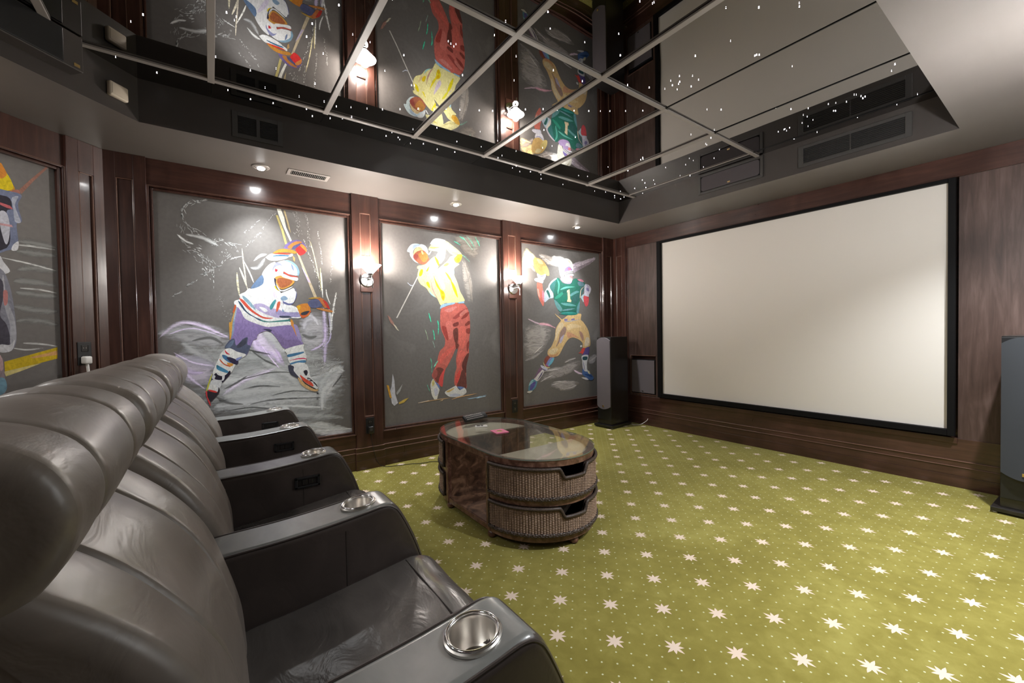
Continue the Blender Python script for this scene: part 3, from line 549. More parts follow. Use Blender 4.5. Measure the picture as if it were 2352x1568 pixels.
P1 dcd0d8 -1149 1747 -1116 1803 -1050 1849 -1001 1858 -1002 1797 -1077 1726 -1102 1713
P1 48807c -1125 1754 -1034 1838 -960 1855 -1004 1729 -1038 1667 -1070 1678
P1 347464 -1009 1858 -952 1843 -911 1808 -826 1801 -765 1816 -729 1863 -685 1878 -605 1864 -524 1830 -525 1785 -589 1762 -608 1697 -619 1588 -640 1440 -703 1413 -842 1409 -926 1430 -992 1466 -1056 1587 -1062 1666
P1 5cb09c -1009 1858 -969 1817 -962 1762 -988 1669 -1004 1693 -986 1779
P1 6cbcaa -954 1719 -903 1753 -826 1769 -696 1770 -827 1750
P1 3c9a80 -1047 1617 -955 1682 -870 1711 -905 1672 -989 1613
P1 2c7c68 -1006 1588 -914 1647 -846 1637 -838 1600 -924 1566 -957 1553
P1 68a8a4 -941 1559 -787 1557 -683 1528 -805 1525 -907 1535
P1 6a9c9c -1055 1593 -990 1558 -925 1485 -959 1454 -1024 1508
P1 6ca4a4 -776 1677 -679 1720 -626 1709 -698 1681 -777 1646
P1 78a0a8 -934 1467 -840 1487 -701 1496 -832 1468
P1 2c6a60 -892 1455 -702 1471 -693 1445 -790 1438
P1 44a098 -943 1435 -789 1450 -676 1433 -842 1409
P1 6c8c98 -650 1836 -560 1834 -534 1797 -625 1786
P1 3c6c68 -760 1628 -698 1668 -626 1684 -628 1619 -718 1553
P1 6ca0a8 -665 1522 -619 1588 -640 1446 -676 1446
P1 2c6a5c -904 1716 -818 1738 -845 1700 -913 1678
P1 dc8ca0 -659 1867 -578 1872 -542 1842 -605 1845
P0 f0d8b0 -840 1718 -797 1736 -786 1608 -767 1602 -772 1572 -843 1578 -838 1600 -830 1606 -832 1700 -845 1693
P1 f0eadc -974 1989 -981 2038 -947 2084 -862 2115 -794 2109 -743 2070 -728 2014 -736 1970 -779 2017 -830 2013 -874 1978 -883 1909 -909 1883 -951 1892
P1 c8c0a0 -841 2112 -795 2091 -769 2055 -766 2024 -778 2054 -812 2089
P1 8878b8 -878 1947 -856 1992 -805 2015 -762 1999 -745 1975 -832 1950
P1 b06a80 -822 2001 -779 2004 -762 1980 -805 1971
P1 c0a4d0 -875 1891 -866 1910 -755 1918 -747 1874 -765 1816 -817 1801 -885 1810 -947 1849 -926 1888
P1 e88c88 -789 1903 -750 1906 -747 1874 -773 1873
P1 f0ecf0 -883 1915 -866 1948 -780 1973 -727 1967 -832 1950 -866 1929
P1 f0ecf0 -875 1907 -823 1945 -728 1948 -815 1933
P1 f0ecf0 -832 1919 -746 1931 -718 1914 -781 1913
P1 f2f0f0 -833 1875 -799 1865 -747 1874 -756 1842 -782 1828 -817 1839
P1 4f7474 -607 1774 -525 1785 -535 1739 -600 1652 -614 1646 -608 1710
P1 f0dcc0 -618 1639 -599 1736 -534 1784 -590 1730 -605 1646
P1 c0dce4 -600 1646 -545 1687 -527 1688 -547 1583 -574 1608
P1 e86068 -545 1661 -457 1651 -464 1560 -493 1528 -520 1532 -547 1590
P1 e4e0f0 -535 1713 -525 1804 -478 1814 -432 1796 -409 1758 -424 1711 -453 1678 -453 1655 -527 1668
P1 9890c0 -498 1767 -470 1768 -443 1737 -461 1723 -489 1735
P1 7c74a8 -480 1807 -474 1810 -478 1755 -483 1754
P1 7c74a8 -449 1798 -443 1799 -454 1743 -461 1742
D0 8a8480 -1519 1226 -1419 1290 -1231 1317 -1109 1249 -1148 1088 -1342 921 -1494 864 -1539 1034
D0 857f7e -1297 640 -1191 713 -991 754 -801 826 -625 817 -666 719 -900 651 -1121 613
D0 8d8786 -1122 566 -901 595 -669 562 -710 487 -922 458 -1087 515
D0 8f8a8c -471 852 -355 898 -313 859 -379 774 -462 779
S51 8a8480 -1507 1032 -1382 1054 -1237 1050
S32 a08c94 -1475 1362 -1335 1310 -1232 1283
S37 b88a94 -1309 1303 -1179 1290 -1037 1249
S22 aca6a2 -1384 950 -1324 993 -1237 1050
S48 7f7a78 -1526 872 -1393 911 -1229 990
S43 918b8a -1297 607 -1192 646 -1075 684
S54 918b8a -1243 730 -1083 746 -917 749
S45 918b8a -1123 552 -939 577 -709 558
S37 918b8a -941 481 -808 496 -690 521
S37 918b8a -897 817 -801 847 -703 863
S74 918b8a -462 808 -399 834 -313 874
S18 b0aaaa -1280 619 -1174 651 -1084 678
S17 b0aaaa -1190 726 -1083 739 -992 733
S16 b0aaaa -856 487 -759 499 -690 521
S14 b0aaaa -1104 584 -994 589 -883 566
S14 b0aaaa -430 813 -388 833 -345 846
S43 b8a4b4 -745 717 -667 676 -588 649
P1 e8c48c -1051 1426 -979 1385 -924 1358 -809 1415 -613 1431 -599 1389 -605 1353 -555 1317 -480 1230 -445 1128 -442 1011 -571 987 -580 1052 -659 1104 -757 1127 -834 1101 -902 1033 -988 919 -1062 895 -1116 891 -1173 927 -1168 981 -1113 1026 -1057 1126 -1037 1235 -990 1303 -952 1344 -1016 1392
P1 f0d8b0 -981 1296 -925 1317 -907 1275 -983 1200 -1031 1098 -1048 1119 -1028 1221
P1 a88c80 -964 1200 -888 1268 -861 1227 -890 1164 -947 1138 -985 1070 -1041 1017 -994 1104
P1 c8bcd0 -947 1138 -900 1165 -929 1096 -967 1056 -975 1097
P1 f0d8ac -1114 992 -1041 1003 -1005 988 -1061 936 -1115 931 -1159 960
P1 dca478 -1169 927 -1061 922 -987 960 -1043 901 -1116 891
P1 b89080 -637 1203 -588 1188 -558 1130 -569 1080 -609 1124
P1 f0d4a4 -831 1289 -695 1296 -596 1260 -735 1246 -842 1219
P1 e0a884 -852 1199 -737 1169 -639 1117 -737 1134 -834 1122
P1 f0dcc0 -518 1115 -456 1114 -458 1026 -540 1014
P0 8c84b0 -896 1362 -839 1364 -841 1338 -894 1336
P0 8078b0 -777 1363 -713 1370 -719 1352 -772 1345
P1 a8b0c8 -887 1331 -733 1345 -610 1360 -733 1337 -868 1324
P1 2c8478 -978 1427 -673 1431 -712 1412 -829 1408 -923 1415
P1 9c584c -1232 849 -1222 882 -1178 914 -1143 892 -1188 840 -1215 815
P1 8c90c8 -1197 821 -1143 885 -1089 889 -1135 831 -1180 800
P1 7cc0d8 -1171 799 -1107 877 -1069 882 -1099 829 -1154 788
P1 f0d8a0 -1249 844 -1224 809 -1189 780 -1136 773 -1190 763 -1233 803
P1 d06aa0 -1215 818 -1171 792 -1145 781 -1198 791
P1 dcd8ec -1289 806 -1250 797 -1183 763 -1190 740 -1242 756 -1277 779
P1 584878 -1285 783 -1260 758 -1199 740 -1243 743 -1277 765
P1 e8e0e0 -1277 752 -1234 729 -1279 672 -1340 621 -1399 642 -1356 678
P1 8c6c88 -1320 762 -1285 779 -1269 752 -1347 691 -1399 648 -1346 724
P1 5c5478 -1260 728 -1278 686 -1340 631 -1304 681
P1 6a9cb0 -1449 626 -1407 649 -1348 618 -1345 598 -1375 541 -1426 513 -1476 518 -1475 570
P1 6c64a8 -1450 574 -1408 616 -1366 613 -1392 556 -1451 519
P1 ece6dc -1501 506 -1468 516 -1418 514 -1452 491 -1485 496
P1 a8d0d8 -1441 632 -1399 635 -1433 612 -1399 616 -1441 593 -1475 576
P1 6c5c98 -551 971 -458 997 -476 889 -563 893 -588 908
P1 e85850 -586 984 -536 985 -562 929 -593 905 -603 923 -653 925 -612 945
P1 e8e6ea -593 887 -479 889 -504 781 -500 708 -480 678 -546 686 -581 728 -590 815
P1 3c5c64 -578 872 -497 871 -503 832 -574 832
P1 8c84b0 -574 814 -560 784 -546 711 -556 705
P1 5c7cb8 -592 657 -581 721 -546 682 -475 670 -403 614 -382 583 -414 556 -466 567 -548 617
P1 3c5c98 -557 647 -454 639 -403 599 -465 611
P1 e8e4e8 -608 607 -527 601 -476 568 -528 572
P1 f0e8c8 -495 679 -464 684 -444 639 -475 648
P1 eeeeee -616 1024 -591 1023 -596 1002 -621 1003
@horse
S56 6c6c6a 416 1758 344 1764 236 1757
S56 6c6c6a 425 1701 346 1706 229 1708
S56 6c6c6a 437 1532 351 1542 239 1526
S56 6c6c6a 432 1477 354 1465 241 1465
S56 6c6c6a 442 1393 356 1379 240 1375
S56 6c6c6a 437 1310 358 1321 242 1294
S56 6c6c6a 421 1599 334 1622 240 1616
S15 b0b0ae 487 1657 377 1644 236 1618
S9 b0b0ae 406 1188 333 1181 251 1164
S9 b0b0ae 417 1739 345 1745 244 1745
S8 b0b0ae 410 1498 322 1497 244 1485
S7 b0b0ae 449 1161 393 1150 318 1156
P1 d8a030 573 2140 509 2201 471 2173 452 2143 433 2095 414 2046 449 2030 578 2000
P1 ead01c 473 2108 446 2127 421 2053 476 2026
P1 e09038 471 2171 459 2158 446 2118 474 2089
P0 a87868 397 2052 347 2126 260 2245 252 2241 333 2121 387 2032
P1 b87868 435 2030 400 2051 394 2025 423 1997
P1 7c84a0 578 1991 435 2030 387 2023 403 1976 400 1930 390 1876 413 1856 409 1760 418 1721 459 1699 513 1666 588 1652
P1 34303c 579 1948 450 1998 431 1939 453 1915 442 1835 459 1713 587 1687
P1 c8c8d4 480 1907 453 1906 442 1835 451 1751 465 1739 482 1834
P1 e8e8ee 431 1737 408 1760 414 1712 439 1705
P0 d06a70 478 1957 438 1951 425 1934 452 1935 478 1944
P0 d0a0a4 482 1844 434 1846 429 1834 482 1833
P1 b8bccc 430 1995 401 2013 417 1962 405 1910 395 1870 420 1869 425 1941
P1 e0e0e4 487 1662 475 1637 449 1586 490 1571
P1 8c8c98 590 1600 489 1598 452 1503 436 1347 434 1207 456 1148 503 1141 604 1141
P1 b4b4bc 477 1564 468 1437 449 1365 437 1310 435 1217 449 1171 461 1199 459 1291 476 1382 486 1490
P1 4c4854 592 1548 491 1544 480 1454 497 1344 472 1291 461 1208 483 1163 603 1176
P1 c88480 480 1473 463 1474 465 1410 479 1400
P1 d8d8dc 502 1182 462 1180 441 1207 456 1148 503 1141
P0 e0c020 488 1088 251 1159 253 1091 366 1062 487 1033
P0 e8b070 380 1106 252 1139 252 1113 365 1099
P0 e8d890 490 1034 366 1062 328 1069 425 1029 484 1007
P1 9c8c90 605 1124 504 1118 492 1072 488 1008 487 925 511 911 611 917
P1 7fa8bc 521 993 491 999 481 952 494 917 524 912
P1 c8a8a8 504 1127 492 1081 496 1045 506 1046
"""
STARS = "1240 -4681 1152 -4733 813 -4920 778 -4836 729 -4674 1470 -4370 1465 -4333 1434 -4339 1071 -4408 820 -4362 750 -4346 712 -4228 739 -4107 900 -4166 911 -3984 785 -3923 705 -3872 938 -3844 923 -3767 1042 -4250 1506 -4042 1806 -3960 1616 -4036 1419 -3948 1140 -4135 1109 -3930 1162 -3798 742 -3767 786 -3699 1805 -3960 1651 -3859 1644 -3772 1554 -3785 1345 -3791 1460 -3633 1646 -3594 1162 -3798 922 -3768 964 -3687 1007 -3597 1053 -3510 1119 -3415 1413 -3456 1420 -3440 1191 -3319 1250 -3232 1293 -3167 1335 -3086 1670 -3252 1875 -3448 1866 -3429 1878 -3406 1857 -3407 2150 -3284 2044 -3278 1977 -3094 1798 -2977 2312 -3157 2237 -3078 2000 -2847 2020 -2635 2265 -2867 2405 -2770 2302 -2634 2148 -2380 2207 -2248 2595 -2854 2620 -2796 1401 -2975 1445 -2897 1524 -2803 1583 -2726 1652 -2630 1697 -2544 1755 -2444 1808 -2359 1851 -2292 1887 -2239 1947 -2149 2016 -2057 1436 -2440 1203 -2257 1270 -2214 1485 -2167 1104 -2629 1156 -2818 947 -2680 1252 -2549 1036 -2400 791 -2218 839 -2263 737 -2221 705 -2113 759 -2030 843 -2449 901 -2447 835 -2379 1029 -3106 834 -3122 815 -3026 689 -3169 738 -3082 709 -2950 744 -2809 813 -2754 919 -2884 824 -3238 911 -3239 780 -3349 732 -3283 706 -3261 705 -3366 816 -3462 698 -3541 834 -3555 844 -3651 787 -3697 745 -3767 707 -3872 780 -3920 937 -3845 1974 -3775 756 -1903 675 -1833 678 -1548 938 -1586 971 -1500 715 -1127 760 -1005 817 -839 734 -824 688 -774 697 -684 763 -706 1235 -1510 1499 -1392 1526 -1397 1539 -1415 1203 -970 1162 -876 1089 -758 1007 -836 956 -634 1279 -1285 2595 -2855 2628 -2796 2404 -2770 2303 -2633 2888 -2366 3007 -2240 2999 -2216 2799 -2491 2599 -2555 2700 -2249 2531 -2290 2379 -2199 2424 -2137 2323 -2201 2347 -2146 2331 -2132 2301 -2150 2293 -2087 2360 -2044 2423 -2071 2253 -2156 2727 -2021 2735 -2009 2718 -2021 2148 -2379 2207 -2250 1948 -2151 2017 -2056 1887 -2237 2272 -1704 2325 -1621 2548 -1334 2600 -1229 2671 -1141 2617 -1068 2623 -1017 2629 -929 2567 -946 2572 -850 2574 -683 2429 -707 2409 -942 2448 -944 2452 -908 2484 -939 2456 -947 2769 -1089 2803 -1065 2848 -1021 2758 -955 2766 -944 2905 -1083 2913 -1072 2925 -1025 2938 -995 2924 -984 2825 -705 3031 -690 3141 -745 3140 -1274 3112 -1208 2797 -1745 3221 -1130 2009 -1459 2149 -1380 2066 -1276 1988 -1213 1983 -1187 1502 -1393 1520 -1386 1755 -1058 1749 -985 1660 -960 1518 -1053 1878 -879 1995 -1011 1720 -769 1533 -678 1480 -759 1200 -967 1165 -878 1262 -872 1202 -767 1086 -756 1005 -832 1276 -1284 864 -889 733 -830 767 -711"
# ------------------------------------------------------------------ geometry helpers
def tag(o, label=None, cat=None, group=None, kind=None):
    for k, v in (('label', label), ('category', cat), ('group', group), ('kind', kind)):
        if v: o[k] = v
    return o
def empty(name, loc, rz=0, label=None, cat=None, group=None):
    o = bpy.data.objects.new(name, None); o.empty_display_size = .05; COL.objects.link(o)
    o.location = loc; o.rotation_euler = (0, 0, rz); return tag(o, label, cat, group)
class MB:
    """collects geometry for ONE mesh object"""
    def __init__(s, M4=None): s.bm = bmesh.new(); s.M = M4 or Matrix.Identity(4)
    def V(s, p): return s.bm.verts.new(s.M @ Vector(p))
    def box(s, x0, x1, y0, y1, z0, z1, bev=0, seg=2):
        q = [s.V(p) for p in ((x0,y0,z0),(x1,y0,z0),(x1,y1,z0),(x0,y1,z0),(x0,y0,z1),(x1,y0,z1),(x1,y1,z1),(x0,y1,z1))]
        f = [s.bm.faces.new([q[i] for i in k]) for k in ((0,3,2,1),(4,5,6,7),(0,1,5,4),(1,2,6,5),(2,3,7,6),(3,0,4,7))]
        if s.M.determinant() < 0:
            for a in f: a.normal_flip()
        if bev > 0:
            es = list({e for a in f for e in a.edges})
            bmesh.ops.bevel(s.bm, geom=es, offset=bev, segments=seg, affect='EDGES', profile=.5)
        return s
    def poly(s, pts): s.bm.faces.new([s.V(p) for p in pts]); return s
    def prism(s, pts, d, cap=True):
        a = [s.V(p) for p in pts]; b = [s.V(Vector(p)+Vector(d)) for p in pts]; n = len(a)
        for i in range(n): s.bm.faces.new((a[i], a[(i+1)%n], b[(i+1)%n], b[i]))
        if cap: s.bm.faces.new(a[::-1]); s.bm.faces.new(b)
        return s
    def lathe(s, prof, c=(0,0,0), ax='z', n=32, cap=True):
        rows = []
        for r, h in prof:
            row = []
            for i in range(n):
                a = 2*PI*i/n; u, v = r*math.cos(a), r*math.sin(a)
                p = {'z': (u, v, h), 'x': (h, u, v), 'y': (v, h, u)}[ax]
                row.append(s.V(Vector(c)+Vector(p)))
            rows.append(row)
        for a, b in zip(rows, rows[1:]):
            for i in range(n): s.bm.faces.new((a[i], a[(i+1)%n], b[(i+1)%n], b[i]))
        for row, fl in ((rows[0], 1), (rows[-1], 0)) if cap else ():
            try: s.bm.faces.new(row[::-1] if fl else row)
            except ValueError: pass
        return s
    def tube(s, pts, r, n=8, closed=False, twist=0, amp=0, lobes=3):
        pts = [Vector(p) for p in pts]; rows = []; N = len(pts); up = Vector((0, 0, 1)); prev = None
        for i, p in enumerate(pts):
            if closed: d = pts[(i+1)%N]-pts[i-1]
            else: d = pts[min(i+1, N-1)]-pts[max(i-1, 0)]
            d.normalize()
            if prev is None:
                a = up if abs(d.z) < .9 else Vector((1, 0, 0)); u = d.cross(a).normalized()
            else: u = (prev-d*prev.dot(d)).normalized()
            prev = u; v = d.cross(u); row = []
            for k in range(n):
                t = 2*PI*k/n; rr = r if not callable(r) else r(i/(N-1))
                if amp: rr *= 1+amp*math.sin(lobes*t+twist*i)
                row.append(s.V(p+(u*math.cos(t)+v*math.sin(t))*rr))
            rows.append(row)
        for i in range(N if closed else N-1):
            a, b = rows[i], rows[(i+1)%N]
            for k in range(n): s.bm.faces.new((a[k], a[(k+1)%n], b[(k+1)%n], b[k]))
        if not closed: s.bm.faces.new(rows[0][::-1]); s.bm.faces.new(rows[-1])
        return s
    def build(s, name, m, parent=None, smooth=False, kind=None, label=None):
        bmesh.ops.recalc_face_normals(s.bm, faces=s.bm.faces)
        me = bpy.data.meshes.new(name); s.bm.to_mesh(me); s.bm.free()
        if smooth:
            me.polygons.foreach_set('use_smooth', [True]*len(me.polygons))
            me.set_sharp_from_angle(angle=math.radians(38))
        for x in (m if isinstance(m, (list, tuple)) else [m]): me.materials.append(M[x] if isinstance(x, str) else x)
        o = bpy.data.objects.new(name, me); COL.objects.link(o)
        if parent: o.parent = parent
        return tag(o, label, kind=kind)
def frame_bars(a0, a1, b0, b1, wa0, wa1, wb0, wb1):
    """four bars of a rectangular frame that butt without overlapping"""
    return ((a0, a0+wa0, b0, b1), (a1-wa1, a1, b0, b1), (a0+wa0, a1-wa1, b0, b0+wb0), (a0+wa0, a1-wa1, b1-wb1, b1))
def dup(o, parent=None):
    c = o.copy(); COL.objects.link(c)
    if parent: c.parent = parent
    for ch in [x for x in bpy.data.objects if x.parent == o]: dup(ch, c)
    return c
def smooth_line(pts, k=6, closed=False):
    pts = [Vector(p) for p in pts]; n = len(pts); out = []
    for i in range(n if closed else n-1):
        if closed: a, b, c, d = pts[i-1], pts[i], pts[(i+1)%n], pts[(i+2)%n]
        else: a, b, c, d = pts[max(i-1,0)], pts[i], pts[i+1], pts[min(i+2,n-1)]
        for j in range(k):
            t = j/k; out.append(.5*((2*b)+(c-a)*t+(2*a-5*b+4*c-d)*t*t+(3*b-a-3*c+d)*t**3))
    if not closed: out.append(pts[-1])
    return out
# wall frames: local (s along the wall, n into the room, z up)
FL = Matrix(((0,1,0,0),(1,0,0,0),(0,0,1,0),(0,0,0,1)))                 # left wall: s = world y
FS = Matrix(((1,0,0,0),(0,-1,0,0),(0,0,1,0),(0,0,0,1)))                # screen wall: s = world x
q = 1/math.sqrt(2)
FC = Matrix(((q,q,0,0),(-q,q,0,-5.02),(0,0,1,0),(0,0,0,1)))            # canted corner: s from the left wall's end
RW = 3.96
FR = Matrix(((0,-1,0,RW),(1,0,0,0),(0,0,1,0),(0,0,0,1)))               # right wall
FC2 = Matrix(((-q,-q,0,RW),(-q,q,0,-5.02),(0,0,1,0),(0,0,0,1)))        # canted corner on the right
H = 2.443; HT = 2.69; YB = -5.94
def struct(mb, name, m, **k): return mb.build(name, m, kind='structure', **k)
# ------------------------------------------------------------------ floor, ceiling
struct(MB().poly([(0,0,0),(0,-5.02,0),(.92,YB,0),(RW-.92,YB,0),(RW,-5.02,0),(RW,0,0)]), 'floor', 'carpet')
room = [(0,0),(0,-5.02),(.92,YB),(RW-.92,YB),(RW,-5.02),(RW,0)]
tray = [(.6,-.6),(.6,-4.77),(1.13,-5.30),(2.78,-5.30),(3.31,-4.77),(3.31,-.6)]
mb = MB()
a = [mb.V((x,y,H)) for x,y in room]; b = [mb.V((x,y,H)) for x,y in tray]; c = [mb.V((x,y,HT+.02)) for x,y in tray]
for i in range(6):
    j = (i+1)%6; mb.bm.faces.new((a[i],a[j],b[j],b[i])); f = mb.bm.faces.new((b[i],b[j],c[j],c[i])); f.material_index = 1
f = mb.bm.faces.new(c); f.material_index = 1
ceil = struct(mb, 'ceiling', ['paint', 'paintd'])
# tinted mirror panes between painted grid bars
xs = [.6, .825, 2.115, 3.31]; ys = [-.6, -.715-.0]+[-.715-.619*i for i in range(1, 8)]+[-5.30]
ys = [-.6]+[-.715-.619*i for i in range(8)]+[-5.30]
def inside(x, y): return y >= -4.77 - 1e-6 or (x >= .6+(-4.77-y) and x <= 3.31-(-4.77-y))
for i in range(3):
    for j in range(len(ys)-1):
        x0, x1, y1, y0 = xs[i]+.001, xs[i+1]-.001, ys[j]-.001, ys[j+1]+.001
        if y0 < -5.3: y0 = -5.3
        if y1-y0 < .02: continue
        pts = [(x0,y0),(x1,y0),(x1,y1),(x0,y1)]
        if y0 < -4.77:   # clip to the canted corners
            P = []
            for x, y in pts: P.append((x, y))
            def clip(P, fn):
                o = []
                for k in range(len(P)):
                    A, B = P[k], P[(k+1)%len(P)]; fa, fb = fn(A), fn(B)
                    if fa >= 0: o.append(A)
                    if (fa >= 0) != (fb >= 0):
                        u = fa/(fa-fb); o.append((A[0]+(B[0]-A[0])*u, A[1]+(B[1]-A[1])*u))
                return o
            P = clip(P, lambda p: p[0]+p[1]+4.17); P = clip(P, lambda p: -p[0]+p[1]+8.08)
            pts = P
        if len(pts) < 3: continue
        tx, ty = random.uniform(-.0028, .0028), random.uniform(-.0028, .0028)
        if i == 1 and j in (1, 2, 3, 4): tx, ty = [(.0, .0), (.0012, -.001), (-.001, .001), (.001, .0)][j-1]
        cx, cy = sum(p[0] for p in pts)/len(pts), sum(p[1] for p in pts)/len(pts)
        mbp = MB(); mbp.prism([(x, y, HT+(x-cx)*tx+(y-cy)*ty) for x, y in pts], (0, 0, .006))
        mbp.build('mirror_pane', 'mirror', ceil)
for x in xs[1:3]: MB().box(x-.015, x+.015, -5.28, -.605, HT-.012, HT-.001, .002).build('grid_bar', 'bar', ceil)
for y in ys[1:-1]:
    x0 = .80 if y > -4.6 else .6+max(0, -4.77-y)+.05
    x1 = 3.305-max(0, -4.77-y)
    if y > -2.2:      # towards the screen the right-hand panes meet in a slim dark joint
        MB().box(2.128, x1, y-.003, y+.003, HT-.004, HT-.0008).build('grid_joint', 'black', ceil); x1 = 2.13
    if y > -.8: MB().box(x0, x1, y-.006, y+.006, HT-.008, HT-.0015, .002).build('grid_bar', 'bar', ceil)
    else: MB().box(x0, x1, y-.017, y+.017, HT-.0125, HT-.0015, .002).build('grid_bar', 'bar', ceil)
st = [int(v) for v in STARS.split()]
me = None
for i in range(0, len(st), 2):
    if me is None:
        o = MB().lathe([(.0008, -.0012), (.0026, -.0009), (.0030, 0)], n=6).build('star_light', 'star', ceil); me = o.data
    else:
        o = bpy.data.objects.new('star_light', me); COL.objects.link(o); o.parent = ceil
    o.location = (st[i]/1000, st[i+1]/1000, HT-.003); s_c = random.choice((.5, .6, .75, 1.0)); o.scale = (s_c, s_c, 1)
# ------------------------------------------------------------------ panelled walls
def pilaster(par, FM, s0, s1, insets, base=True, m='wood'):
    """stiles, rails and recessed panels; insets = [(z0,z1)]"""
    g = MB(FM); wS = (s1-s0); e = min(.07, wS*.3); n1 = .020
    g.box(s0, s0+e, -.01, n1, .20, H, .002); g.box(s1-e, s1, -.01, n1, .20, H, .002)
    zs = [.20]+[v for p in insets for v in p]+[H]
    for k in range(0, len(zs), 2):
        if zs[k+1]-zs[k] > .002: g.box(s0+e-.001, s1-e+.001, -.01, n1-.0005, zs[k], zs[k+1], .0015)
    p = g.build('pilaster', m, par)
    for z0, z1 in insets:
        MB(FM).box(s0+e, s1-e, -.012, .004, z0, z1).build('inset_panel', m, p)
        r = MB(FM); w_ = .007
        for a0, a1, b0, b1 in frame_bars(s0+e, s1-e, z0, z1, w_, w_, w_, w_):
            r.box(a0, a1, .003, .017, b0, b1, .003)
        r.build('inset_moulding', 'bead', p)
    if base: base_run(par, FM, s0-.012, s1+.012, .018)
    return p
def base_run(par, FM, s0, s1, extra=0):
    g = MB(FM); n = .012+extra
    g.box(s0, s1, -.01, n, 0, .085, .0015); g.box(s0, s1, -.01, n-.002, .0855, .150, .0015)
    b = g.build('base_board', 'woodh' if FM in (FL, FR) else 'woodx', par)
    MB(FM).box(s0, s1, -.01, n-.006, .150, .192, .001).build('base_cap', 'woodh' if FM in (FL, FR) else 'woodx', par)
    MB(FM).box(s0, s1, -.01, n+.003, .1505, .156, .002).build('lower_bead', 'bead', par)
    MB(FM).box(s0, s1, -.01, n-.001, .1925, .199, .0025).build('upper_bead', 'bead', par)
def opening(par, FM, s0, s1, z0=.315, z1=2.26, wd='woodh'):
    """rails above and below a mural, moulding around it"""
    MB(FM).box(s0, s1, -.03, 0, z1, H, .001).build('top_rail', wd, par)
    MB(FM).box(s0, s1, -.03, 0, .15, z0, .001).build('bottom_rail', wd, par)
    base_run(par, FM, s0, s1)
    r = MB(FM)
    for dd, nn, nz in ((.0, .007, .012), (.014, -.004, .016)):
        for a0, a1, b0, b1 in frame_bars(s0+dd, s1-dd, z0+dd, z1-dd, nz, nz, nz, nz):
            r.box(a0, a1, -.03, nn, b0, b1, .004)
    r.build('panel_moulding', 'wood', par)
    g = MB(FM)
    for a0, a1, b0, b1 in frame_bars(s0, s1, z0, z1, .004, .004, .004, .004): g.box(a0, a1, -.01, .009, b0, b1, .0015)
    g.build('bead_moulding', 'bead', par)
PIL = [(-5.02+.0, -4.80), (-3.447, -3.213), (-1.84, -1.597), (-.222, -.0)]
INS = [[(.23, 2.277)], [(.47, 1.595), (1.90, 2.285)], [(.46, 1.585), (1.90, 2.285)], [(.23, 2.205)]]
OPN = [(-4.80, -3.447), (-3.213, -1.84), (-1.597, -.222)]
wl = struct(MB(FL).box(-5.02, 0, -.14, -.035, 0, HT, 0), 'wall_left', 'wood')
for (a0, a1), ins in zip(PIL, INS): pilaster(wl, FL, a0, a1, ins)
for a0, a1 in OPN: opening(wl, FL, a0, a1)
LC = .92*math.sqrt(2)
wc = struct(MB(FC).box(0, LC, -.14, -.035, 0, HT, 0), 'wall_left_rear', 'wood')
pilaster(wc, FC, .0, .205, [(.23, 2.25)]); opening(wc, FC, .205, 1.1, z1=2.255, wd='wood'); pilaster(wc, FC, 1.1, LC, [(.23, 2.25)])
wr = struct(MB(FR).box(-5.02, 0, -.14, -.035, 0, HT, 0), 'wall_right', 'wood')
for (a0, a1), ins in zip(PIL, INS): pilaster(wr, FR, a0, a1, ins)
for a0, a1 in OPN: opening(wr, FR, a0, a1)
for a0, a1 in OPN: MB(FR).box(a0, a1, -.034, -.028, .315, 2.26).build('back_panel', 'canvas', wr)
wc2 = struct(MB(FC2).box(0, LC, -.14, 0, 0, HT, 0), 'wall_right_rear', 'wood')
wb = struct(MB().box(.90, RW-.90, YB-.12, YB, 0, HT), 'wall_rear', 'paint')
base_run(wb, Matrix(((1,0,0,0),(0,1,0,YB),(0,0,1,0),(0,0,0,1))), .92, RW-.92)
# screen wall
ws = struct(MB(FS).box(-.1, RW+.1, -.16, -.06, 0, HT), 'wall_front', 'woodx')
pilaster(ws, FS, .0, .222, [(.23, 2.20)])
g = MB(FS); g.box(.222, RW, -.05, .012, 2.292, H, .002); g.box(.222, RW, -.05, .014, 2.286, 2.294, .002)
g.build('top_rail', 'woodx', ws)
MB(FS).box(.222, RW, -.05, .004, .15, .36, .001).build('bottom_rail', 'woodx', ws)
base_run(ws, FS, .222, RW, .006)
g = MB(FS); g.box(.70, 3.235, .0, .012, .322, .366, .003); g.build('screen_sill', 'woodx', ws)
# veneered left field with a niche for the subwoofer
g = MB(FS); X0, X1 = .245, .70
g.box(X0, X1, -.05, -.004, .876, 2.2865); g.box(X0, .278, -.05, -.004, .36, .877); g.box(.650, X1, -.05, -.004, .36, .877); g.box(.278, .650, -.05, -.004, .36, .392)
g.build('veneer_panel', 'veneer', ws)
MB(FS).box(.222, .245, -.05, .004, .36, 2.2865, .002).build('stile', 'wood', ws)
g = MB(FS); g.box(.272, .281, -.01, .006, .385, .884, .002); g.box(.272, .655, -.01, .004, .876, .884, .002); g.box(.278, .65, -.01, .004, .384, .392, .002); g.build('niche_edge', 'bead', ws)
MB(FS).box(3.235, RW, -.05, -.004, .322, 2.2865).build('veneer_panel', 'veneer', ws)
# ------------------------------------------------------------------ projection screen
e = empty('projection_screen', (1.967, -.002, .38), 0, 'huge blank white projection screen in a black frame on the wood wall', 'screen')
g = MB(); hw, hh = 1.2575, 1.90
for x0, x1, z0, z1 in frame_bars(-hw, hw, 0, hh, .050, .040, .048, .026): g.box(x0, x1, -.045, 0, z0, z1, .003)
g.build('screen_frame', 'blackm', e)
MB().box(-hw+.02, hw-.02, -.008, -.003, .02, hh-.01).build('screen_surface', 'screen', e)
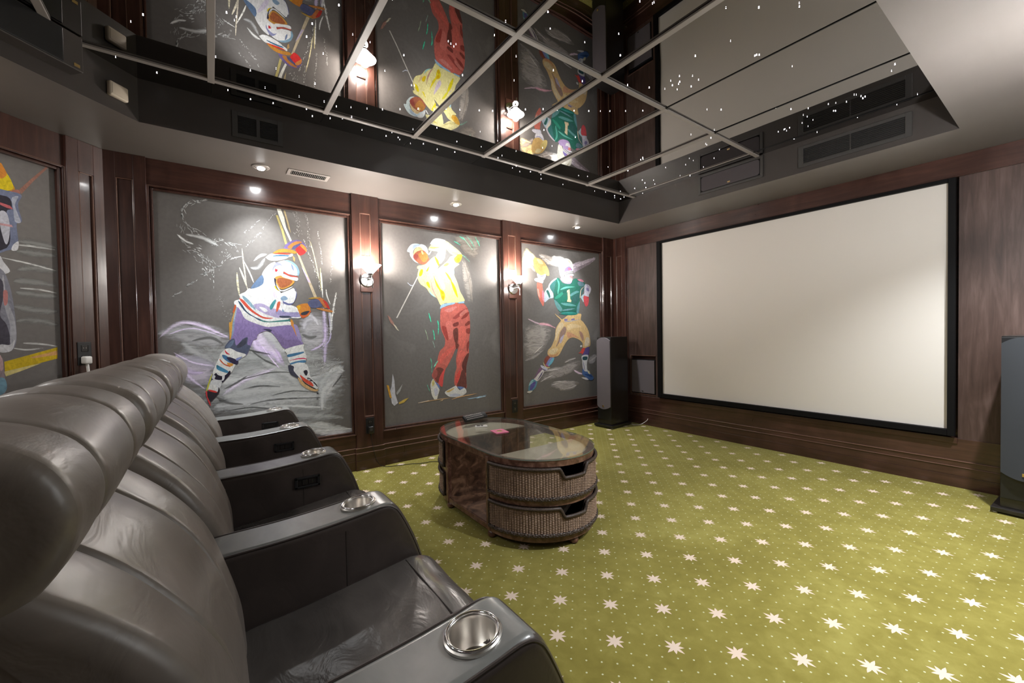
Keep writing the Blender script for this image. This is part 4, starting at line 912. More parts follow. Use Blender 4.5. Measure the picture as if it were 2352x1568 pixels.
# ------------------------------------------------------------------ murals
def ribbon(pts, w):
    pts = smooth_line([(a, b, 0) for a, b in pts], 6) if len(pts) > 2 else [Vector((a, b, 0)) for a, b in pts]
    n = len(pts); L, R = [], []
    for i, p in enumerate(pts):
        d = (pts[min(i+1, n-1)]-pts[max(i-1, 0)]); d.normalize(); nn = Vector((-d.y, d.x, 0)); t = i/(n-1)
        k = w*.5*min(1, (math.sin(PI*min(max(t, .04), .96)))**.55)
        L.append(p+nn*k); R.append(p-nn*k)
    return L, R
def mural(name, key, FM, s0, s1, z0, z1, label):
    rnd = random.Random(5); root = empty(name, FM @ Vector(((s0+s1)/2, -.03, z0)), 0, label, 'mural')
    inv = Matrix.Translation(-root.location)
    MB(inv @ FM).box(s0, s1, -.036, -.0305, z0, z1).build('mural_ground', 'canvas', root)
    lines = ART.split('@'+key+'\n')[1].split('@')[0].strip().split('\n')
    bms = {'art': ([], [], []), 'dry': ([], [], [])}; lay = 0
    def add(which, pts, tris, col, al):
        nonlocal lay; v, f, c = bms[which]; b = len(v); n = -.0303+lay*.000010
        Q = inv @ FM
        for p, a in zip(pts, al): v.append(Q @ Vector((p[0], n, p[1]))); c.append((*col, a))
        f.extend([tuple(b+i for i in t) for t in tris])
    for ln in lines:
        hd, colr, *num = ln.split(); num = [int(a)/1000 for a in num]; pts = list(zip(num[::2], num[1::2])); lay += 1
        col = hexc(colr, PAINTK)
        if hd[0] == 'P':
            if hd[1] == '1': pp = [(p.x, p.y) for p in smooth_line([(a, b, 0) for a, b in pts], 4, True)]
            else: pp = pts
            pp = [(min(max(a, s0+.002), s1-.002), min(max(b, z0+.002), z1-.002)) for a, b in pp]
            tr = tessellate_polygon([[Vector((a, b, 0)) for a, b in pp]])
            add('art', pp, tr, col, [1]*len(pp))
        elif hd[0] == 'D':       # a soft scumbled patch, opaque in the middle and ragged outside
            pp = [(p.x, p.y) for p in smooth_line([(a, b, 0) for a, b in pts], 5, True)]; n = len(pp)
            cx, cy = sum(p[0] for p in pp)/n, sum(p[1] for p in pp)/n; Q = []; al = []
            for k, av in ((1.2, -.5), (.92, .25), (.55, .7)):
                Q += [(cx+(x-cx)*k, cy+(y-cy)*k) for x, y in pp]; al += [av]*n
            Q.append((cx, cy)); al.append(.6)
            Q = [(min(max(x, s0+.002), s1-.002), min(max(y, z0+.002), z1-.002)) for x, y in Q]
            tr = [(r*n+i, r*n+(i+1)%n, (r+1)*n+(i+1)%n, (r+1)*n+i) for r in range(2) for i in range(n)]+[(2*n+i, 2*n+(i+1)%n, 3*n) for i in range(n)]
            add('dry', Q, tr, col, al)
        elif hd[0] == 'S':
            wd = int(hd[1:])/1000; L, R = ribbon(pts, wd*1.25); n = len(L); C = [(a+b)/2 for a, b in zip(L, R)]
            if wd < .012:
                pp = [(min(max(p.x, s0+.002), s1-.002), min(max(p.y, z0+.002), z1-.002)) for p in L+R]; al = [.45]*len(pp)
                tr = [(i, i+1, n+i+1, n+i) for i in range(n-1)]
            else:
                pp = [(min(max(p.x, s0+.002), s1-.002), min(max(p.y, z0+.002), z1-.002)) for p in L+C+R]
                al = [-.3]*n+[min(.9, .35+1.6*math.sin(PI*i/(n-1))) for i in range(n)]+[-.3]*n
                tr = [(i, i+1, n+i+1, n+i) for i in range(n-1)]+[(n+i, n+i+1, 2*n+i+1, 2*n+i) for i in range(n-1)]
            add('dry', pp, tr, col, al)
        else:
            wd, cnt, spr, le = [float(a) for a in hd[1:].split(',')]; wd /= 1000; spr /= 1000; le /= 1000; cnt = int(cnt*1.6)
            path = smooth_line([(a, b, 0) for a, b in pts], 10)
            for _ in range(cnt):
                i = rnd.randrange(len(path)-1); d = (path[i+1]-path[i]).normalized(); ang = rnd.gauss(0, .28)
                d = Matrix.Rotation(ang, 3, 'Z') @ d
                c0 = path[i]+Vector((rnd.gauss(0, spr*.5), rnd.gauss(0, spr*.5), 0)); l = le*rnd.uniform(.35, 1.0); ww = wd*rnd.uniform(.25, .65)
                nn = Vector((-d.y, d.x, 0))
                pp = [c0-d*l*.5, c0-d*l*.2+nn*ww*.5, c0+d*l*.3+nn*ww*.35, c0+d*l*.5, c0+d*l*.25-nn*ww*.4, c0-d*l*.25-nn*ww*.45]
                pp = [(min(max(p.x, s0+.002), s1-.002), min(max(p.y, z0+.002), z1-.002)) for p in pp]
                add('art', pp, [(0, 1, 2, 3, 4, 5)], col, [1]*6)
    for which, nm in (('dry', 'drybrush_strokes'), ('art', 'painted_figure')):
        v, f, c = bms[which]; me = bpy.data.meshes.new(nm); me.from_pydata(v, [], f)
        ca = me.color_attributes.new('Col', 'FLOAT_COLOR', 'POINT'); ca.data.foreach_set('color', [a for cc in c for a in cc])
        me.materials.append(M[which]); o = bpy.data.objects.new(nm, me); COL.objects.link(o); o.parent = root; o['kind'] = 'stuff'
mural('hockey_mural', 'hockey', FL, *OPN[0], .315, 2.26, 'charcoal wall mural of a hockey player in white jersey swinging a stick')
mural('golfer_mural', 'golf', FL, *OPN[1], .315, 2.26, 'charcoal wall mural of a golfer in yellow shirt and red trousers')
mural('football_mural', 'foot', FL, *OPN[2], .315, 2.26, 'charcoal wall mural of a football thrower in green jersey numbered 1')
mural('rider_mural', 'horse', FC, .205, 1.1, .315, 2.255, 'grey wall mural with orange capped rider and yellow rail, cut off at the left')
# ------------------------------------------------------------------ sconces, downlights
def sconce(FM, s, label, grp=None, k=1.0, tone=WARM):
    root = empty('wall_sconce', FM @ Vector((s, .02, 1.69)), 0, label, 'sconce', grp); inv = Matrix.Translation(-root.location) @ FM
    MB(inv @ Matrix.Translation((s, .02, 1.66))).box(-.055, .055, 0, .008, -.075, .08, .003).build('mounting_block', 'wood', root)
    T = inv @ Matrix.Translation((s, .028, 1.69))
    MB(T).lathe([(.058, 0), (.062, .006), (.056, .014), (.0001, .018)], ax='y', n=40).build('back_plate', 'chrome', root, True)
    g = MB(T); g.tube([(0, .015, 0), (0, .075, .002), (0, .105, .01)], .007, 10); g.tube([(0, .105, .0), (0, .105, .035)], .011, 12); g.build('arm', 'chrome', root, True)
    MB(T).lathe([(.020, .028), (.024, .034), (.022, .05)], (0, .105, 0), n=24).build('shade_holder', 'chrome', root, True)
    g = MB(T); g.tube([(.018, .10, .0), (.018, .10, -.055)], .0035, 8); g.tube([(.018, .10, -.055), (.018, .10, -.078)], .006, 8); g.build('switch_stem', 'chrome', root, True)
    MB(T).lathe([(.022, .045), (.090, .118), (.094, .121), (.088, .118), (.018, .050)], (0, .105, 0), n=40).build('glass_shade', 'glow', root, True)
    p = FM @ Vector((s, .133, 1.69+.15)); lamp('POINT', p, SC*k, tone, .035)
    p = FM @ Vector((s, .133, 1.69+.0)); lamp('POINT', p, SC*.10, WARM, .03)
sconce(FL, -3.330, 'chrome wall sconce with lit cone shade left of the golfer mural')
sconce(FL, -1.718, 'chrome wall sconce with lit cone shade between golfer and football murals')
sconce(FR, -1.718, 'chrome wall sconce with lit cone shade on the right wall', k=1.25, tone=COOL)
def downlight(x, y, label, grp=None, tilt=.0, on=True):
    root = empty('downlight', (x, y, H), 0, label, 'ceiling light', grp)
    MB().lathe([(.040, -.004), (.058, -.001), (.056, -.005), (.042, -.009), (.038, -.004)], n=36).build('trim_ring', 'silver', root, True)
    MB(Matrix.Rotation(-.2, 4, 'Y')).lathe([(.038, -.002), (.034, -.010), (.028, -.012)], n=28).build('gimbal', 'chrome', root, True)
    MB(Matrix.Rotation(-.2, 4, 'Y')).lathe([(.026, -.013), (.018, -.016), (.0001, -.017)], n=24).build('bulb_face', 'bulb', root, True)
downlight(.24, -4.14, 'recessed ceiling downlight above the hockey mural beside the silver vent')
downlight(.24, -2.535, 'recessed ceiling downlight above the golfer mural')
downlight(.24, -.919, 'recessed ceiling downlight above the football mural')
for y, w_ in ((-2.535, 'at its middle'), (-.919, 'at its screen end')): downlight(3.70, y, 'recessed ceiling downlight along the right wall, '+w_)
# ------------------------------------------------------------------ vents
e = empty('return_air_grille', (.6, -4.182, 2.478), 0, 'dark square return air grille of two halves on the tray side above the hockey mural', 'vent')
g = MB(); y0, y1 = -.142, .142
for a0, a1, b0, b1 in frame_bars(y0, y1, 0, .163, .03, .03, .026, .026)+((-.010, .010, .026, .137),): g.box(0, .008, a0, a1, b0, b1, .001)
g.build('grille_frame', 'ventd', e); MB().box(.0005, .002, y0+.02, y1-.02, .02, .145).build('duct_dark_sheet', 'hole', e)
lv = None
for k in range(2):
    for i in range(13):
        yy = (-.112, .010)[k]; g = None
        if lv is None: lv = MB().prism([(.002, 0, 0), (.0075, 0, -.004), (.0075, 0, -.0025), (.002, 0, .0015)], (0, .102, 0)).build('louver', 'ventd', e); o = lv
        else: o = lv.copy(); COL.objects.link(o)
        o.location = (0, yy, .032+i*.0083)
e = empty('ceiling_vent', (.263, -3.826, H), 0, 'silver slotted air vent in the ceiling above the hockey mural', 'vent')
g = MB(); 
for a0, a1, b0, b1 in frame_bars(-.066, .066, -.145, .145, .024, .024, .023, .023): g.box(a0, a1, b0, b1, -.005, 0, .001)
g.build('vent_frame', 'silver', e); MB().box(-.05, .05, -.13, .13, -.0015, -.0003).build('duct_dark_sheet', 'hole', e)
sl = None
for i in range(19):
    if sl is None: sl = MB().prism([(0, -.0010, -.0016), (0, -.0010, -.006), (0, .0010, -.006), (0, .0010, -.0016)], (.086, 0, 0)).build('vent_blade', 'silver', e); o = sl
    else: o = sl.copy(); COL.objects.link(o)
    o.location = (-.043, -.1165+i*.01285, 0)
e = empty('supply_air_grille', (2.757, -.6, 2.492), 0, 'long dark louvered air grille on the tray side above the screen', 'vent')
g = MB(); hw = .335
for a0, a1, b0, b1 in frame_bars(-hw, hw, -.01, .155, .035, .035, .026, .022): g.box(a0, a1, -.008, 0, b0, b1, .001)
g.box(-.004, .004, -.006, -.001, .01, .135)
g.build('grille_frame', 'ventd', e); MB().box(-hw+.02, hw-.02, -.002, -.0005, .0, .145).build('duct_dark_sheet', 'hole', e)
sl = None
for i in range(9):
    if sl is None: sl = MB().prism([(0, -.002, .0), (0, -.0085, -.006), (0, -.0085, -.0045), (0, -.002, .002)], (.6, 0, 0)).build('louver', 'ventd', e); o = sl
    else: o = sl.copy(); COL.objects.link(o)
    o.location = (-.30, 0, .024+i*.0128)
# flush speaker in the tray side
e = empty('centre_speaker', (1.868, -.6, 2.498), 0, 'flush rectangular grey speaker in a dark frame above the screen', 'speaker')
g = MB(); hw = .29
for a0, a1, b0, b1 in frame_bars(-hw, hw, 0, .185, .022, .022, .020, .020): g.box(a0, a1, -.012, 0, b0, b1, .002)
g.build('speaker_frame', 'ventd', e); MB().box(-hw+.02, hw-.02, -.003, -.0005, .015, .17).build('recess_dark_sheet', 'hole', e)
MB().prism([(-.245, -.0035, .026), (.245, -.0035, .026), (.262, -.0035, .04), (.262, -.0035, .145), (.245, -.0035, .160), (-.245, -.0035, .160), (-.262, -.0035, .145), (-.262, -.0035, .04)], (0, -.006, 0)).build('speaker_grille', 'grillem', e)
MB().box(-.012, .012, -.0115, -.0095, .040, .052, .001).build('badge', 'gold', e)
# cream sensor box and dark projector housing on the canted tray side
TC = Matrix.Translation((.6, -4.77, 0)) @ Matrix(((q,q,0,0),(-q,q,0,0),(0,0,1,0),(0,0,0,1)))
e = empty('wall_sensor', TC @ Vector((.118, 0, 2.545)), 0, 'small cream plastic box high on the dark tray side at upper left', 'sensor')
MB(Matrix.Translation(-e.location) @ TC).box(.070, .165, .0, .028, 2.508, 2.585, .009, 3).build('sensor_case', 'cream', e, True)
MB(Matrix.Translation(-e.location) @ TC).box(.080, .155, .0265, .0295, 2.520, 2.575, .002).build('sensor_cover', 'cream', e, True)
e = empty('projector_housing', TC @ Vector((.5, .04, 2.6)), 0, 'dark box shaped projector housing on the tray side at the far upper left', 'projector')
T = Matrix.Translation(-e.location) @ TC
MB(T).box(.318, .72, .0, .075, 2.515, 2.686, .004).build('housing', 'paintd', e); MB(T).box(.40, .68, .0745, .080, 2.52, 2.68, .003).build('front_door', 'black', e)
MB(T).box(.334, .358, .0748, .0765, 2.53, 2.545).build('sticker', 'gold', e, label='small yellow sticker')
# ------------------------------------------------------------------ outlets
def outlet(FM, s, z, label, cat='outlet', w_=.037, h_=.072):
    e = empty('wall_outlet', FM @ Vector((s, .02, z)), 0, label, cat); T = Matrix.Translation(-e.location) @ FM @ Matrix.Translation((s, .02, z))
    MB(T).box(-w_, w_, 0, .005, -h_, h_, .002).build('cover_plate', 'black', e)
    for dz in (-.032, .032): MB(T).box(-.018, .018, .004, .0065, dz-.020, dz+.020, .003).build('socket_face', 'satin', e)
    g = MB(T)
    for dz in (-.032, .032):
        for dx in (-.007, .007): g.box(dx-.001, dx+.001, .0064, .0067, dz-.002, dz+.008)
    g.build('slots', 'silver', e, kind='stuff'); return e
outlet(FL, -3.330, .388, 'black wall outlet with an adapter in it between hockey and golfer murals')
outlet(FL, -1.716, .372, 'black wall outlet, empty, between golfer and football murals')
outlet(FC, .150, 1.115, 'black wall outlet on the canted corner with a white plug in it')
e = empty('power_adapter', FL @ Vector((-3.330, .027, .36)), 0, 'black power adapter with a thin cord running to the carpet', 'adapter')
T = Matrix.Translation(-e.location) @ FL @ Matrix.Translation((-3.330, .026, .365))
MB(T).box(-.022, .022, 0, .032, -.045, .018, .005, 3).build('adapter_body', 'satin', e, True)
MB(T).box(-.011, .011, .0318, .0326, -.018, .006).build('rating_label', 'ventd', e)
MB(T).tube([(0, .016, -.043), (0, .016, -.068)], .006, 8).build('strain_relief', 'black', e, True)
c_ = [(.042, -3.330, .300), (.045, -3.325, .25), (.050, -3.31, .16), (.052, -3.29, .08), (.056, -3.25, .02), (.08, -3.20, .006), (.106, -3.118, .005), (.141, -3.0, .005), (.185, -2.92, .005), (.20, -2.817, .005), (.28, -2.75, .005), (.5, -2.70, .005), (.9, -2.66, .005)]
MB(Matrix.Translation(-e.location)).tube(smooth_line(c_, 8), .0026, 6).build('cord', 'black', e, True)
e = empty('white_plug', FC @ Vector((.150, .03, 1.07)), 0, 'white power plug and cord hanging from the corner outlet behind the seats', 'plug')
T = Matrix.Translation(-e.location) @ FC @ Matrix.Translation((.156, .0268, 1.078))
MB(T).box(-.021, .021, 0, .038, -.028, .020, .009, 3).build('plug_body', 'white', e, True)
MB(T).tube(smooth_line([(0, .02, -.022), (0, .026, -.06), (.0, .03, -.14), (.012, .03, -.3), (.03, .03, -.6), (.03, .03, -1.06)], 6), lambda t: .0085-.003*t, 10).build('cord', 'white', e, True)
# ------------------------------------------------------------------ tower speakers
def tower(name, x, y, rz, grille, label):
    e = empty(name, (x, y, 0), rz, label, 'speaker')
    MB().box(-.140, .140, -.205, .195, .012, .040, .004).build('plinth', 'satin', e)
    for dx in (-.12, .12):
        for dy in (-.185, .175): MB().lathe([(.012, .0), (.014, .006), (.010, .014)], (dx, dy, 0), n=12).build('foot', 'chrome', e, True)
    MB().box(-.102, .102, -.170, .180, .040, 1.128, .003).build('cabinet', 'satin', e)
    MB().box(-.102, .102, -.176, -.169, .1, 1.12, .003).build('baffle', 'black', e)
    # curved grille: arched top and bottom, bowed face
    g = MB(); nx, nz = 17, 30; W = .100; F = []; 
    for j in range(nz+1):
        v = j/nz; row = []
        for i in range(nx):
            u = -1+2*i/(nx-1); zt = 1.122-.040*u*u; zb = .232+.036*u*u
            z = zb+(zt-zb)*v; yy = -.188-.012*(1-u*u)
            row.append(g.V((u*W, yy, z)))
        F.append(row)
    B = [[g.V((r.co.x, -.176, r.co.z)) for r in row] for row in F]
    for j in range(nz):
        for i in range(nx-1): g.bm.faces.new((F[j][i], F[j][i+1], F[j+1][i+1], F[j+1][i]))
        g.bm.faces.new((F[j][0], F[j+1][0], B[j+1][0], B[j][0])); g.bm.faces.new((F[j][-1], B[j][-1], B[j+1][-1], F[j+1][-1]))
    for i in range(nx-1):
        g.bm.faces.new((F[0][i], B[0][i], B[0][i+1], F[0][i+1])); g.bm.faces.new((F[-1][i], F[-1][i+1], B[-1][i+1], B[-1][i]))
    g.build('speaker_grille', grille, e, True)
    MB().box(-.011, .011, -.2035, -.199, .262, .282, .001).build('badge', 'gold', e)
    return e
tower('tower_speaker', .262, -.345, math.radians(4), 'grille', 'black tower speaker with grey grille in the corner left of the screen')
tower('tower_speaker', 3.585, -.118-.13, math.radians(-3), 'grilled', 'black tower speaker right of the screen, cut off by the picture edge')
e = empty('speaker_cable', (.425, -.11, 0), 0, 'thin pale speaker cable curling on carpet behind the left tower speaker', 'cable')
MB().tube(smooth_line([(-.03, -.04, .008), (.02, -.02, .006), (.08, .0, .02), (.12, .06, .06), (.125, .085, .085)], 8), .004, 6).build('cable', 'silver', e, True)
# subwoofer in the niche
e = empty('subwoofer', (.464, -.0, .392), 0, 'square grey subwoofer grille set in a niche left of the screen', 'speaker')
MB().box(-.175, .178, -.0, .045, .010, .440, .003).build('cabinet', 'black', e)
MB().box(-.170, .175, -.010, .0, .012, .430, .004).build('speaker_grille', 'grille', e)
MB().box(-.012, .012, -.0125, -.0095, .030, .040, .001).build('badge', 'chrome', e)
# ------------------------------------------------------------------ coffee table
TX, TY, TH = 1.48, -2.82, .505; A, RX, RY = .26, .385, .36
def stad(a, rx, ry, n=40, z=0, s=1):
    o = []
    for i in range(n+1): t = -PI/2+PI*i/n; o.append((a+rx*math.cos(t), ry*math.sin(t), z))
    for i in range(n+1): t = PI/2+PI*i/n; o.append((-a+rx*math.cos(t), ry*math.sin(t), z))
    return o
tb = empty('coffee_table', (TX, TY, 0), 0, 'oval wicker and wood coffee table with glass top and basket drawers', 'table')
# base plate, rims
MB().prism(stad(A, RX-.006, RY-.006, z=.045), (0, 0, .030)).build('base', 'twood', tb, True)
def ring(z0, z1, o0, o1, name, m):
    g = MB(); P = stad(A, RX+o0, RY+o0); Q = stad(A, RX+o1, RY+o1); n = len(P)
    a = [[g.V((x, y, z)) for x, y, _ in L] for L, z in ((P, z0), (P, z1), (Q, z1), (Q, z0))]
    for k in range(4):
        for i in range(n): g.bm.faces.new((a[k][i], a[k][(i+1)%n], a[(k+1)%4][(i+1)%n], a[(k+1)%4][i]))
    return g.build(name, m, tb, True)
ring(.462, .496, -.004, -.040, 'top_rim', 'twood')
MB().prism(stad(A, RX, RY, z=TH-.0075), (0, 0, .0075)).build('glass_top', 'glass', tb, True)
ring(TH-.0060, TH-.0022, .0008, -.0005, 'glass_edge', 'gedge')
# tan boards under the glass at both ends, dividers, posts, middle rail
for s in (1, -1):
    pts = [(s*A, -RY+.03, .466), (s*A, RY-.03, .466)]+[(s*(A+(RX-.03)*math.cos(t)), (RY-.03)*math.sin(t), .466) for t in [PI/2-PI*i/24 for i in range(1, 24)]]
    MB().prism(pts, (0, 0, .006)).build('end_board', 'tan', tb)
    MB().box(s*A-.010, s*A+.010, -RY+.012, RY-.012, .074, .464, .001).build('divider_panel', 'burl', tb)
    for sy in (-1, 1):
        MB().box(s*A-.016, s*A+.018, sy*(RY-.014)-.014, sy*(RY-.014)+.014, .046, .480, .004).build('post', 'twood', tb)
    # curved middle rail and drawer deck between the two drawers of that end
    g = MB(); n = 32; L = []
    for i in range(n+1):
        t = -PI/2+PI*i/n
        L.append([g.V((s*(A+(RX-k)*math.cos(t)), (RY-k)*math.sin(t), z)) for k, z in ((.004, .245), (.004, .275), (.05, .275), (.05, .245))])
    for a_, b_ in zip(L, L[1:]):
        for k in range(4): g.bm.faces.new((a_[k], a_[(k+1)%4], b_[(k+1)%4], b_[k]))
    g.build('middle_rail', 'twood', tb, True)
MB().box(-A, A, -RY+.012, RY-.012, .074, .080).build('bay_shelf', 'burl', tb)
for fx, fy in ((A, -RY+.03), (-A, -RY+.03), (A, RY-.03), (-A, RY-.03), (A+.345, -.0), (-A-.345, 0)):
    MB().lathe([(.012, 0), (.024, .008), (.027, .022), (.022, .036), (.016, .040), (.020, .046)], (fx, fy, 0), n=20).build('bun_foot', 'twood', tb, True)
# basket drawers: woven curved front with a dipped hand hole
def basket(s, z0, z1, name='basket_drawer'):
    hx, hy = RX+.004, RY+.004; tc, tw = math.radians(-4), math.radians(13)
    def dip(t):
        a = abs(t-tc)/tw
        return 0 if a > 1.25 else (1 if a < .8 else .5+.5*math.cos(PI*(a-.8)/.45))
    t0, t1 = math.radians(-86), math.radians(86); nt, nz = 420, 90
    g = MB(); rows = []
    for i in range(nt+1):
        t = t0+(t1-t0)*i/nt; top = z1-.014-dip(t)*.052; col = []
        for j in range(nz+1):
            z = z0+.014+(top-z0-.014)*j/nz; ph = (z-z0)/.0047
            stake = i*(70/nt); wv = math.sin(stake*PI)*(1 if int(ph) % 2 else -1)
            d = (.0026*wv+.0006)*abs(math.sin(ph*PI))**.6 + .0030*abs(math.sin(stake*PI))**3
            col.append(g.V((s*(A+(hx+d)*math.cos(t)), (hy+d)*math.sin(t), z)))
        rows.append(col)
    for a_, b_ in zip(rows, rows[1:]):
        for j in range(nz): g.bm.faces.new((a_[j], b_[j], b_[j+1], a_[j+1]))
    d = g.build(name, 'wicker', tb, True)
    def curve(f, ta=t0, tb_=t1, n=200, off=.004): return [(s*(A+(hx+off)*math.cos(t)), (hy+off)*math.sin(t), f(t)) for t in [ta+(tb_-ta)*i/n for i in range(n+1)]]
    MB().tube(curve(lambda t: z1-.010-dip(t)*.052), .0098, 12, amp=.07, twist=2.2, lobes=3).build('rim_braid', 'braid', d, True)
    g = MB(); n = 260
    for k in range(2): g.tube(curve(lambda t, k=k: z0+.012+.005*math.sin(t*60+k*PI), n=n, off=.006+.001*k), .0068, 8, amp=.10, twist=2.0, lobes=3)
    g.build('bottom_braid', 'braid', d, True)
    for te in (t0, t1):
        x, y = s*(A+(hx+.003)*math.cos(te)), (hy+.003)*math.sin(te)
        MB().tube([(x, y, z0+.01+(z1-z0-.02)*i/12) for i in range(13)], .008, 8, amp=.12, twist=1.4, lobes=2).build('side_braid', 'braid', d, True)
    # inner lining and floor so the hand hole shows a dark inside
    g = MB(); n = 24; P = []
    for i in range(n+1):
        t = -PI/2+PI*i/n; P.append((s*(A+(RX-.0115)*math.cos(t)), (RY-.0115)*math.sin(t)))
    g.prism([(x, y, z0+.006) for x, y in P], (0, 0, .004)); g.build('drawer_floor', 'braid', d)
    g = MB(); n = 60; L = []
    for i in range(n+1):
        t = -PI/2+PI*i/n; zt = z1-.001-dip(t)*.069
        L.append((g.V((s*(A+(RX-.012)*math.cos(t)), (RY-.012)*math.sin(t), z0+.008)), g.V((s*(A+(RX-.012)*math.cos(t)), (RY-.012)*math.sin(t), zt))))
    for a_, b_ in zip(L, L[1:]): g.bm.faces.new((a_[0], b_[0], b_[1], a_[1]))
    g.build('lining', 'braid', d, True)
    MB().box(min(s*(A+.014), s*(A+.018)), max(s*(A+.014), s*(A+.018)), -RY+.05, RY-.05, z0+.01, z1-.03).build('drawer_back', 'braid', d)
    return d
for s in (1, -1): basket(s, .278, .462); basket(s, .078, .244)
# things kept in the drawers, seen through the hand holes
for k, (x, y, z, lx, ly, c, lab) in enumerate(((.50, -.06, .40, .09, .10, 'black', 'black item inside the upper basket drawer of the table'), (.51, .0, .185, .08, .12, 'silver', 'grey item inside the lower basket drawer of the table'))):
    o = MB().box(-lx/2, lx/2, -ly/2, ly/2, -.02, .02, .006).build('stored_gadget', c); o.location = (TX+x, TY+y, z); o.rotation_euler = (.3, .2, .4); tag(o, lab, 'gadget')
# remotes and card on the glass
def remote(name, loc, rz, L, W_, Hh, body, btn, label, rows, cols, tilt=0):
    e = empty(name, loc, rz, label, 'remote'); e.rotation_euler = (tilt, 0, rz)
    MB().box(-L/2, L/2, -W_/2, W_/2, 0, Hh, .004, 3).build('body', body, e, True)
    b = None
    for i in range(rows):
        for j in range(cols):
            x = -L*.42+L*.70*i/max(1, rows-1); y = -W_*.32+W_*.64*j/max(1, cols-1)
            if b is None: b = MB().box(-.0045, .0045, -.003, .003, 0, .002, .0008).build('button', btn, e); o = b
            else: o = b.copy(); COL.objects.link(o)
            o.location = (x, y, Hh)
    return e
remote('remote_control', (.925, -2.775, TH+.019), math.radians(102), .235, .056, .022, 'black', 'silver', 'long black remote control resting tilted at the left end of the glass table', 12, 3, math.radians(38))
o = MB().box(-.095, .09, -.006, .022, 0, .010, .003).build('remote_cradle', 'black'); o.location = (.925, -2.775, TH+.0005); o.rotation_euler = (0, 0, math.radians(100)); tag(o, 'black cradle under the tilted long remote on the glass table', 'holder')
e = remote('small_remote', (1.165, -2.86, TH+.0005), math.radians(62), .090, .040, .010, 'white', 'white', 'small white remote control with dark face lying on the glass table', 3, 2)
MB().box(-.038, .012, -.015, .015, .0099, .0107, .0002).build('face_plate', 'black', e)
e = empty('pink_card', (1.372, -2.838, TH+.0005), math.radians(-8), 'square pink card lying on the glass table top', 'card')
MB().box(-.052, .052, -.048, .048, 0, .005, .0008).build('card', 'pink', e)
MB().lathe([(.022, .005), (.020, .0058), (.0001, .006)], n=20).build('emblem', 'gold', e)
# ------------------------------------------------------------------ theatre recliners
def pillow(prof, hw, seams=(), R=.03, groove=.010, gw=.022, nx=48, bulge=.0, seamfn=None, closed=True, k=6, wr=0, seed=0, taper=None):
    """closed profile in (y,z) swept across x; insets at the ends and along seams"""
    P = [(v.x, v.y) for v in smooth_line([(a, b, 0) for a, b in prof], k, True)]; n = len(P)
    area = sum(P[i][0]*P[(i+1)%n][1]-P[(i+1)%n][0]*P[i][1] for i in range(n)); sg = 1 if area > 0 else -1
    N = []
    for i in range(n):
        dx, dy = P[(i+1)%n][0]-P[i-1][0], P[(i+1)%n][1]-P[i-1][1]; l = math.hypot(dx, dy) or 1; N.append((dy/l*sg, -dx/l*sg))
    xs = set(); 
    for i in range(nx+1): xs.add(round(-hw+2*hw*i/nx, 5))
    for s in seams:
        for d in (-1.6, -1, -.6, -.3, 0, .3, .6, 1, 1.6): xs.add(round(s+d*gw, 5))
    for f in (0, .04, .12, .25, .42, .65, .85, 1): xs.add(round(hw-R*f, 5)); xs.add(round(-hw+R*f, 5))
    xs = sorted(x for x in xs if abs(x) <= hw+1e-6)
    g = MB(); rows = []; rnd = random.Random(seed); ph = [rnd.uniform(0, 6) for _ in range(6)]
    edges = [-hw]+sorted(seams)+[hw]
    for x in xs:
        d = hw-abs(x); ins = R*(1-math.sqrt(max(0, 1-(1-min(1, d/R))**2))) if d < R else 0
        gr = 0
        for s in seams: gr += groove*math.exp(-((x-s)/gw*1.9)**2)
        for a_, b_ in zip(edges, edges[1:]):
            if a_ <= x <= b_: u = (x-a_)/(b_-a_); gr -= bulge*math.sin(PI*u)
        row = []
        for i, ((y, z), (ny, nz)) in enumerate(zip(P, N)):
            w_ = wr*(math.sin(9*y+17*x+ph[0])*math.sin(23*z+5*x+ph[1])+.6*math.sin(31*y+ph[2]+11*z)*math.sin(27*x+ph[3])) if wr else 0
            o = -(ins+gr)+w_*min(1, d/.05)
            sx = 1
            if taper:
                u = min(1, max(0, (z-taper[0])/(taper[1]-taper[0]))); u = u*u*(3-2*u); sx = taper[2]+(1-taper[2])*u
            row.append(g.V((x*sx, y+ny*o, z+nz*o)))
        rows.append(row)
    for a_, b_ in zip(rows, rows[1:]):
        for i in range(n): g.bm.faces.new((a_[i], a_[(i+1)%n], b_[(i+1)%n], b_[i]))
    g.bm.faces.new(rows[0][::-1]); g.bm.faces.new(rows[-1])
    return g
Y0 = -4.10     # local origin: centre of the seat, on the floor
def yy(l): return [(a-Y0, b) for a, b in l]
HEAD = yy([(-4.635, .905), (-4.603, .955), (-4.600, 1.01), (-4.632, 1.065), (-4.70, 1.098), (-4.78, 1.098), (-4.835, 1.06), (-4.858, 1.0), (-4.853, .93), (-4.82, .88), (-4.76, .855), (-4.69, .867)])
BACK = yy([(-4.415, .40), (-4.422, .47), (-4.432, .56), (-4.455, .65), (-4.495, .74), (-4.553, .825), (-4.625, .895), (-4.69, .94), (-4.78, .95), (-4.84, .90), (-4.83, .80), (-4.76, .62), (-4.70, .42), (-4.66, .25), (-4.50, .22), (-4.42, .30)])
SEAT = yy([(-4.46, .430), (-4.30, .452), (-4.15, .468), (-4.02, .484), (-3.95, .488), (-3.895, .462), (-3.872, .40), (-3.870, .33), (-3.90, .28), (-4.0, .26), (-4.2, .25), (-4.42, .26), (-4.47, .33)])
